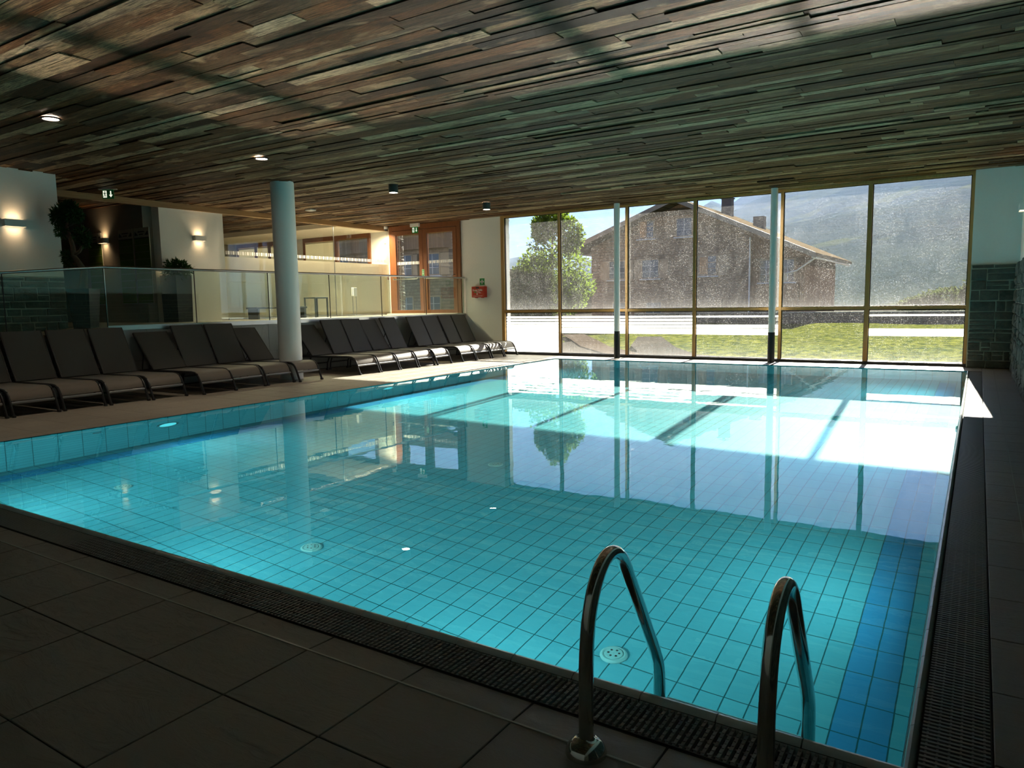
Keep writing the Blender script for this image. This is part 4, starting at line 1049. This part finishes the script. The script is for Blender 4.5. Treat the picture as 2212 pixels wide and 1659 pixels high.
def bonsai():
    t = thing('potted_bonsai', 'tall dark cloud-pruned bonsai tree in a tall tapered planter', 'plant', (-11.88, 6.02, 1.004), rz=RAD(-57)); t.scale = (0.80, 0.88, 1)
    b = MB(); b.add([(-0.15, -0.15, 0), (0.15, -0.15, 0), (0.15, 0.15, 0), (-0.15, 0.15, 0), (-0.2, -0.2, 0.62), (0.2, -0.2, 0.62), (0.2, 0.2, 0.62), (-0.2, 0.2, 0.62)],
                    [(0, 3, 2, 1), (0, 1, 5, 4), (1, 2, 6, 5), (2, 3, 7, 6), (3, 0, 4, 7), (4, 5, 6, 7)]); b.build('planter', teal_black, t)
    b = MB(); b.tube([(0, 0.0, 0.6), (0.03, 0.03, 0.74), (0.02, 0.05, 0.90), (0.0, -0.04, 1.02), (0, -0.13, 1.14), (0.0, -0.12, 1.28), (-0.02, -0.17, 1.42), (0.0, -0.20, 1.56), (-0.02, -0.20, 1.75)], [0.075, 0.068, 0.058, 0.052, 0.046, 0.04, 0.035, 0.028, 0.015], 10)
    b.tube([(0.0, -0.10, 1.16), (0.02, 0.0, 1.20), (0.03, 0.07, 1.30), (0.02, 0.08, 1.42)], [0.032, 0.026, 0.02, 0.012], 8)
    b.tube([(0.0, -0.16, 1.42), (0.0, -0.24, 1.46), (0.0, -0.30, 1.52)], [0.025, 0.02, 0.012], 8)
    b.tube([(0.0, -0.03, 1.0), (0.02, -0.14, 1.02), (0.02, -0.22, 1.08)], [0.025, 0.018, 0.01], 8)
    b.tube([(-0.02, -0.18, 1.6), (0.05, -0.06, 1.63), (0.05, 0.0, 1.68)], [0.02, 0.015, 0.01], 8); b.build('trunk', bark, t, True)
    b = MB(); rd = random.Random(5)
    leaf_cloud(b, [((0.0, -0.20, 1.80), (0.20, 0.24, 0.11)), ((0.05, -0.02, 1.74), (0.16, 0.13, 0.09)), ((0.0, -0.32, 1.72), (0.13, 0.13, 0.11)), ((0.0, -0.14, 1.88), (0.12, 0.14, 0.08))], 2600, 0.07, rd, 0.15)
    leaf_cloud(b, [((0.02, -0.29, 1.52), (0.09, 0.11, 0.07)), ((0.03, 0.06, 1.46), (0.13, 0.14, 0.10)), ((0.03, 0.10, 1.36), (0.08, 0.10, 0.08)), ((0.0, -0.22, 1.10), (0.09, 0.10, 0.11))], 1300, 0.07, rd, 0.15)
    b.build('foliage', leaf_dark, t, fix=False)
bonsai()
def shrub_pot():
    t = thing('potted_shrub', 'low leafy plant in a black square planter before the white wall block', 'plant', (-13.62, 8.72, ZP), rz=RAD(12))
    b = MB(); h = 0.19
    b.add([(-h, -h, 0), (h, -h, 0), (h, h, 0), (-h, h, 0), (-h*1.08, -h*1.08, 0.93), (h*1.08, -h*1.08, 0.93), (h*1.08, h*1.08, 0.93), (-h*1.08, h*1.08, 0.93)],
          [(0, 3, 2, 1), (0, 1, 5, 4), (1, 2, 6, 5), (2, 3, 7, 6), (3, 0, 4, 7), (4, 5, 6, 7)]); b.build('planter', teal_black, t)
    b = MB(); rd = random.Random(9); leaf_cloud(b, [((0, 0, 1.02), (0.24, 0.24, 0.20)), ((0, 0.1, 1.05), (0.22, 0.2, 0.16))], 900, 0.10, rd, 0.17); b.build('foliage', leaf_dark, t, fix=False)
shrub_pot()

# furniture on the platform
t = thing('low_bench', 'long low dark bench in front of the cream parapet left of the column', 'bench', (-13.62, 11.2, ZP))
b = MB(); b.cbox((0, 0, 0.25), (0.36, 1.45, 0.04), 0.006); b.build('seat', grey_plastic, t)
for s in (-1, 1): b = MB(); b.cbox((0, s*0.66, 0.115), (0.34, 0.05, 0.23), 0.005); b.build('leg', grey_plastic, t)
t = thing('side_table', 'small dark open-frame side table right of the low bench', 'side table', (-13.6, 12.35, ZP))
b = MB(); b.cbox((0, 0, 0.47), (0.4, 0.42, 0.03), 0.004); b.build('tabletop', grey_plastic, t)
for sx in (-1, 1):
    for sy in (-1, 1): b = MB(); b.cbox((sx*0.18, sy*0.19, 0.2275), (0.03, 0.03, 0.455), 0.003); b.build('leg', grey_plastic, t)
t = thing('dispenser_stand', 'slim stand with a small grey dispenser box by the parapet', 'stand', (-13.6, 13.65, ZP))
b = MB(); b.cbox((0, 0, 0.01), (0.26, 0.26, 0.02), 0.004); b.build('base', steel_brushed, t)
b = MB(); b.tube([(0, -0.06, 0.02), (0, -0.06, 0.72)], 0.008, 8); b.tube([(0, 0.06, 0.02), (0, 0.06, 0.72)], 0.008, 8); b.build('post', steel_brushed, t, True)
b = MB(); b.cbox((0, 0, 0.62), (0.08, 0.12, 0.22), 0.008); b.build('dispenser', alu, t)

# ------------------------------------------------------------------ outdoors
def outdoors():
    rd = random.Random(3)
    b = MB(); nx, ny = 90, 30; X0, X1, Y0, Y1 = -60, 30, YW+0.13, 36.5; V = []
    for j in range(ny+1):
        for i in range(nx+1):
            x = X0+(X1-X0)*i/nx; y = Y0+(Y1-Y0)*j/ny
            z = -0.06+(0.04*sin(x*0.9)*cos(y*0.7) if y > 18 else 0)+max(0, y-26)*0.012
            V.append((x, y, z))
    b.add(V, [(j*(nx+1)+i, j*(nx+1)+i+1, (j+1)*(nx+1)+i+1, (j+1)*(nx+1)+i) for j in range(ny) for i in range(nx)])
    o = b.build('lawn', grass_mat, fix=False); tag(o, 'sunlit green lawn outside the windows', 'lawn', kind='structure')
    b = MB(); pts = [(-9.9, 15.55), (-7.2, 15.55), (-9.4, 18.4), (-11.2, 21.2), (-11.0, 18.6)]
    b.add([(x, y, 0.0) for x, y in pts], [tuple(range(len(pts)))])
    pts = [(-6.6, 15.9), (-6.4, 15.55), (-3.6, 15.55), (-5.6, 16.7), (-7.0, 19.2), (-9.4, 24.4), (-10.3, 24.4), (-8.4, 19.4)]
    b.add([(x, y, 0.005) for x, y in pts], [tuple(range(len(pts)))])
    o = b.build('path', gravel_mat, fix=False); tag(o, 'grey gravel path crossing the lawn', 'path', kind='structure')
    b = MB(); q = [((-13.63, 24.77), (-12.92, 25.3)), ((-11.6, 21.7), (-10.5, 21.5)), ((-9.55, 18.45), (-8.6, 18.4)), ((-7.3, 15.58), (-6.5, 15.9))]
    for (a, c), (d, e) in zip(q, q[1:]): b.add([(*a, 0.03), (*c, 0.03), (*e, 0.03), (*d, 0.03)], [(0, 1, 2, 3)])
    o = b.build('boardwalk', boardwalk_mat, fix=False); tag(o, 'weathered plank boardwalk leading away from the second window bay', 'boardwalk', kind='structure')
    # road and far ground, valley floor
    b = MB(); b.quad((-90, 36.4, 0.02), (60, 36.4, 0.02), (60, 62, -0.6), (-90, 62, -0.6)); b.quad((-400, 62, -0.6), (400, 62, -0.6), (700, 700, -8), (-900, 700, -8))
    o = b.build('road', gravel_mat, fix=False); struct(o)
    b = MB(); masonry(b, 30, 0.55, lambda u, v, d: (-16+u, 37.4-d, 0.02+v), 21, hmin=0.15, hmax=0.3, jut=0.06); b.cur = 1; b.box(-16, 14, 37.4, 37.9, -0.2, 0.6)
    o = b.build('garden_wall', [stone_light, mortar_mat]); tag(o, 'low grey stone wall beyond the lawn', 'wall')
outdoors()

def terrain(name, x0, x1, y0, y1, nx, ny, hf, label):
    b = MB(); V = []
    for j in range(ny+1):
        for i in range(nx+1):
            x = x0+(x1-x0)*i/nx; y = y0+(y1-y0)*j/ny; V.append((x, y, hf(x, y)))
    b.add(V, [(j*(nx+1)+i, j*(nx+1)+i+1, (j+1)*(nx+1)+i+1, (j+1)*(nx+1)+i) for j in range(ny) for i in range(nx)])
    o = b.build(name, mountain_mat, smooth=True, fix=False); tag(o, label, 'mountain', kind='structure'); return o
from mathutils import noise as MN
def fbm(x, y, s, o=6): return MN.fractal(Vector((x/s, y/s, 0.37)), 0.9, 2.1, o)
# skyline of the steep ridge as elevation angle by azimuth (degrees from +Y towards +X)
SKY = [(-75, 5.5), (-50, 4.2), (-36, 3.4), (-32, 3.6), (-29, 3.2), (-26.5, 3.2), (-22, 5.2), (-19, 6.4), (-17.6, 7.5), (-16.4, 6.9), (-15, 7.5), (-13, 8.2), (-11, 8.6), (-9, 9.4), (-5.5, 10.2), (-2, 11.6), (4, 14.5), (20, 15), (60, 12)]
def sky_el(az):
    for (a, e), (c, f) in zip(SKY, SKY[1:]):
        if a <= az <= c: return e+(f-e)*(az-a)/(c-a)
    return SKY[0][1] if az < SKY[0][0] else SKY[-1][1]
def mountain(name, r0, r1, frac, seed, label, amp=1.0):
    b = MB(); V = []; na, nr = 260, 46; a0, a1 = -78, 50
    for j in range(nr+1):
        for i in range(na+1):
            az = a0+(a1-a0)*i/na; t = j/nr; r = r0+(r1-r0)*t
            x, y = r*sin(RAD(az)), r*cos(RAD(az))
            top = r1*math.tan(RAD(sky_el(az)*frac))
            n = fbm(x+seed, y, 420)*0.5
            z = -8+(top+8)*(t**1.15)+n*top*0.16*amp*(0.3+t)
            V.append((x, y, z))
    b.add(V, [(j*(na+1)+i, j*(na+1)+i+1, (j+1)*(na+1)+i+1, (j+1)*(na+1)+i) for j in range(nr) for i in range(na)])
    o = b.build(name, mountain_mat, smooth=True, fix=False); tag(o, label, 'mountain', kind='structure')
mountain('mountain', 650, 3600, 1.0, 0, 'high mountain ridge beyond the valley with snowy tops')
mountain('hillside', 500, 1500, 0.62, 900, 'forested hillside below the high ridge')

def wood_window(parent, x, z, w, h, y, shutters=True, curt=False):
    b = MB(); e = 0.07
    b.box(x-w/2-e, x+w/2+e, y-0.06, y, z-h/2-e, z+h/2+e); f = b.build('window', shutter_mat, parent)
    b = MB(); b.box(x-w/2, x+w/2, y-0.065, y-0.06, z-h/2, z+h/2); b.build('pane', win_dark, f)
    b = MB(); b.box(x-0.02, x+0.02, y-0.075, y-0.065, z-h/2, z+h/2)
    for k in (1, 2): b.box(x-w/2, x+w/2, y-0.072, y-0.065, z-h/2+h*k/3-0.012, z-h/2+h*k/3+0.012)
    b.build('glazing_bar', sill_white if not curt else curtain, f)
    if curt: b = MB(); b.box(x-w/2+0.02, x-0.04, y-0.068, y-0.0655, z-h/2+0.02, z+h/2-0.02); b.build('curtain', curtain, f)
    b = MB(); b.box(x-w/2-0.15, x+w/2+0.15, y-0.16, y, z-h/2-0.14, z-h/2-e); b.build('sill', sill_white, parent)
    if shutters:
        for s in (-1, 1):
            b = MB(); xs = x+s*(w/2+e+0.28); b.box(xs-0.26, xs+0.26, y-0.05, y, z-h/2-0.04, z+h/2+0.04); b.build('shutter', shutter_mat, parent)
def chalet():
    Y = 40.0; YB = 50.0
    t = thing('farmhouse', 'large brown shingled farmhouse with gable facing the pool', 'house', (0, 0, 0))
    xl, xa, xr = -19.9, -14.35, -7.75; za = 6.75; zl, zr = 4.15, 3.65
    roofz = lambda x: za-(xa-x)*0.375 if x < xa else za-(x-xa)*0.46
    b = MB(); poly = [(xl, -0.5), (-10.5, -0.5), (-10.5, roofz(-10.5)-0.15), (xa, za-0.15), (xl, roofz(xl)-0.15)]
    b.prism(poly, Y, YB); b.build('wall', shingle_mat, t)
    b = MB(); b.prism([(-10.5, -0.5), (xr, -0.5), (xr, roofz(xr)-0.15), (-10.5, roofz(-10.5)-0.15)], Y+0.5, YB)
    b.box(-10.5, -8.0, Y+0.1, Y+0.5, 1.15, 2.0); b.build('wing', boards_mat, t)
    b = MB(); b.prism([(xa-3.0, roofz(xa-3.0)-0.15), (xa, za-0.12), (xa+2.2, roofz(xa+2.2)-0.15)], Y-0.05, Y-0.003); o = b.build('gable_boarding', boards_mat, t)
    for nm, (p, q) in (('roof', ((-21.15, roofz(-21.15)), (xa, za))), ('roof', ((xa, za), (-6.95, roofz(-6.95))))):
        b = MB(); b.prism([p, q, (q[0], q[1]+0.16), (p[0], p[1]+0.16)], Y-1.1, YB+1.0); b.build(nm, roof_mat, t)
    b = MB(); 
    for p, q in (((-21.15, roofz(-21.15)), (xa, za)), ((xa, za), (-6.95, roofz(-6.95)))):
        b.prism([(p[0], p[1]-0.10), (q[0], q[1]-0.10), (q[0], q[1]+0.17), (p[0], p[1]+0.17)], Y-1.16, Y-1.1)
    b.build('verge_board', wood_grey, t)
    b = MB(); b.tube([(-7.1, Y-1.0, roofz(-7.0)-0.06), (-7.1, YB+1, roofz(-7.0)-0.06)], 0.07, 8); b.tube([(-7.1, Y-0.5, roofz(-7)-0.1), (-8.1, Y+0.2, 2.7), (-8.6, Y+0.35, 2.6)], 0.045, 8)
    b.tube([(-21.0, Y-1.0, roofz(-21)-0.05), (-21.0, YB+1, roofz(-21)-0.05)], 0.07, 8); b.tube([(-20.9, Y-0.6, roofz(-21)-0.1), (-19.95, Y-0.1, 3.6)], 0.045, 8)
    b.tube([(-10.45, Y-0.08, roofz(-10.45)-0.4), (-10.45, Y-0.08, 0.2)], 0.045, 8); b.build('gutter', alu, t, True)
    for x, z, c in ((-16.35, 5.36, True), (-14.1, 5.34, False)): wood_window(t, x, z, 0.85, 0.95, Y, False, c)
    for x, z, c in ((-18.2, 3.1, False), (-16.1, 3.1, False), (-12.75, 3.15, True)): wood_window(t, x, z, 0.95, 1.0, Y, True, c)
    for x, z in ((-18.0, 0.7), (-15.9, 0.7)): wood_window(t, x, z, 0.9, 0.9, Y, False)
    for x in (-9.7, -8.6): wood_window(t, x, 2.75, 0.6, 1.1, Y+0.5, False)
    b = MB(); b.box(-13.84, -13.24, 46.0, 46.6, 5.2, 7.5); c = b.build('chimney', chimney_mat, t)
    b = MB(); b.box(-13.90, -13.18, 45.95, 46.65, 7.5, 7.56); b.tube([(-13.54, 46.3, 7.56), (-13.54, 46.3, 7.78)], 0.10, 10); b.prism([(-13.85, 7.76), (-13.5, 7.96), (-13.2, 7.78)], 46.1, 46.5); b.build('cowl', black_paint, c)
    b = MB(); b.box(-11.88, -11.25, 46.0, 46.6, 4.2, 6.27); b.build('chimney', chimney_mat, t)
    b = MB(); b.prism([(-20.2, 0.9), (-19.92, 2.0), (-19.92, 1.9), (-22.4, 0.6), (-22.4, 0.75)][:3], Y, Y+4)
    b = MB(); b.prism([(-22.6, 0.45), (-19.95, 1.95), (-19.95, 2.05), (-22.6, 0.55)], Y+0.5, Y+6); b.build('lean_to_roof', roof_mat, t)
chalet()
def neighbour():
    Y = 29.0; t = thing('shingled_house', 'dark shingled house with pale shutters seen through the double door', 'house', (0, 0, 0))
    b = MB(); b.box(-34.5, -22.3, Y, Y+5, -0.5, 5.0); b.build('wall', shingle_mat, t)
    b = MB(); b.box(-34.7, -22.1, Y-0.6, Y, 4.05, 4.9); b.build('gallery', boards_mat, t)
    b = MB(); b.add([(-36, Y-1.3, 4.75), (-21.7, Y-1.3, 4.75), (-21.7, Y+3.0, 6.7), (-36, Y+3.0, 6.7), (-36, Y-1.3, 4.9), (-21.7, Y-1.3, 4.9), (-21.7, Y+3.0, 6.85), (-36, Y+3.0, 6.85)],
                    [(0, 1, 2, 3), (4, 5, 6, 7), (0, 1, 5, 4), (1, 2, 6, 5), (2, 3, 7, 6), (3, 0, 4, 7)]); b.build('roof', roof_mat, t)
    for x in (-32.0, -29.6, -27.2, -25.1, -23.3): wood_window(t, x, 3.3, 0.8, 1.0, Y, True)
    for x in (-30, -27.2, -25.1, -23.3): wood_window(t, x, 1.15, 0.8, 1.0, Y, False)
neighbour()
b = MB(); b.box(-9.80, -9.28, 44.0, 44.5, -0.4, 0.9)
def shed():
    t = thing('small_shed', 'low shed with tiled roof right of the farmhouse', 'shed', (0, 0, 0))
    b = MB(); b.box(-6.4, -4.9, 46, 50, -0.5, 0.0); b.build('wall', boards_mat, t)
    b = MB(); b.prism([(-6.7, 0.40), (-6.7, 0.27), (-4.4, -0.35), (-4.4, -0.2)], 45.5, 50.5); b.build('roof', roof_mat, t)
shed()
# stone piers of the building outside the glazing
for i, (x0, x1, y0, y1, zb, lab) in enumerate(((-10.9, -10.30, YW+0.30, YW+0.55, -0.1, 'rough stone pier outside the left edge of the window wall'), (-14.5, -13.80, YW+0.30, YW+0.45, -0.1, 'rough stone pier outside the left half of the double door'))):
    b = MB(); b.cur = 1; b.box(x0, x1, y0, y1, zb, CZ); h = CZ-zb
    masonry(b, x1-x0, h, lambda u, v, d: (x0+u, y0-d, zb+v), 31+i, jut=0.04); masonry(b, y1-y0, h, lambda u, v, d: (x1+d, y0+u, zb+v), 41+i, jut=0.05)
    tag(b.build('stone_pier', [stone_light, mortar_mat]), lab, 'stone pier')
b = MB(); b.box(-13.6, -11.3, YW+0.2, 17.2, 0.0, ZP-0.02); struct(b.build('door_landing', stone_light))

def tree(loc, blobs, trunk, n, size, mat, label, name='tree', seed=1, cat='tree'):
    t = thing(name, label, cat, loc); rd = random.Random(seed)
    if trunk:
        b = MB()
        for pts, r in trunk: b.tube(pts, r, 8)
        b.build('trunk', bark, t, True)
    b = MB(); leaf_cloud(b, blobs, n, size, rd, 0.38); b.build('foliage', mat, t, fix=False)
tree((-14.75, 26, 0), [((0, 0, 3.6), (1.0, 0.9, 1.2)), ((0.35, 0, 2.6), (1.35, 1.0, 0.9)), ((-0.9, 0.1, 2.5), (0.7, 0.8, 0.9)), ((0.9, 0.1, 1.9), (1.0, 0.8, 0.6)), ((0.15, 0, 4.7), (0.55, 0.5, 0.75)), ((0.9, 0, 3.9), (0.5, 0.5, 0.7)), ((-0.4, 0, 4.3), (0.4, 0.5, 0.6)), ((-1.5, 0.2, 2.0), (0.5, 0.6, 1.0)), ((0.5, 0.2, 1.3), (0.9, 0.7, 0.5))],
     [([(0, 0, 0), (0.05, 0, 1.2), (0.0, 0, 2.6), (0.1, 0, 4.5)], [0.14, 0.11, 0.08, 0.02]), ([(0.03, 0, 1.0), (-0.6, 0.1, 2.0), (-1.0, 0.1, 2.7)], [0.07, 0.05, 0.02]), ([(0.03, 0, 0.9), (0.7, 0.1, 1.8), (1.1, 0.1, 2.6)], [0.07, 0.05, 0.02])],
     9000, 0.15, leaf_tree, 'bushy sunlit green tree behind the clipped hedge', seed=4)
def hedge():
    t = thing('clipped_hedge', 'dense clipped hedge block outside the left window bay', 'hedge', (-13.9, 22, 0)); rd = random.Random(8); b = MB()
    for _ in range(15000):
        f = rd.choice((0, 0, 1, 2, 3)); x, y, z = rd.uniform(-1.9, 1.15), rd.uniform(-0.6, 0.6), rd.uniform(0.1, 2.35)
        if f == 0: y = -0.6+rd.gauss(0, 0.03)
        elif f == 1: x = 1.15+rd.gauss(0, 0.04)
        elif f == 2: z = 2.35+rd.gauss(0, 0.05)
        p = Vector((x, y, z)); d = Vector((rd.gauss(0, 1), rd.gauss(0, 1), rd.gauss(0, 1))).normalized()
        s = d.cross(Vector((rd.gauss(0, 1), rd.gauss(0, 1), rd.gauss(0, 1)))).normalized()*0.035; d *= 0.08
        o = len(b.v); b.v += [tuple(p), tuple(p+d*0.5-s), tuple(p+d), tuple(p+d*0.5+s)]; b.f.append((o, o+1, o+2, o+3)); b.r.append(0); b.mi.append(0)
    b.build('foliage', leaf_hedge, t, fix=False)
    b = MB(); b.box(-1.8, 1.05, -0.5, 0.5, 0, 2.25); b.build('core', leaf_dark, t)
hedge()
tree((-1.9, 75, -0.5), [((0, 0, 1.2), (3.2, 1.5, 1.2)), ((2.4, 0, 2.0), (2.0, 1.5, 1.6)), ((-2.4, 0, 0.8), (2.0, 1.2, 0.8))], [([(0, 0, 0), (0, 0, 1.2)], [0.2, 0.1]), ([(2.4, 0, 0), (2.4, 0, 1.8)], [0.2, 0.1])], 6000, 0.30, leaf_far, 'distant brown-green bushes low in the rightmost window bay', name='bush', seed=14, cat='bush')

# thin blue valley haze between the houses and the ridge
vm = bpy.data.materials.new('valley_haze'); vm.use_nodes = True; vt = vm.node_tree; vt.nodes.clear()
vo = vt.nodes.new('ShaderNodeOutputMaterial'); vs_ = vt.nodes.new('ShaderNodeVolumeScatter')
vs_.inputs['Color'].default_value = (0.46, 0.62, 1.0, 1); vs_.inputs['Density'].default_value = 7.5e-5; vs_.inputs['Anisotropy'].default_value = 0.2
vt.links.new(vs_.outputs[0], vo.inputs['Volume'])
b = MB(); b.box(-4500, 4500, 110, 3700, -30, 900); o = b.build('haze', vm); tag(o, 'thin bluish haze hanging in the valley before the mountain', 'haze', kind='stuff')
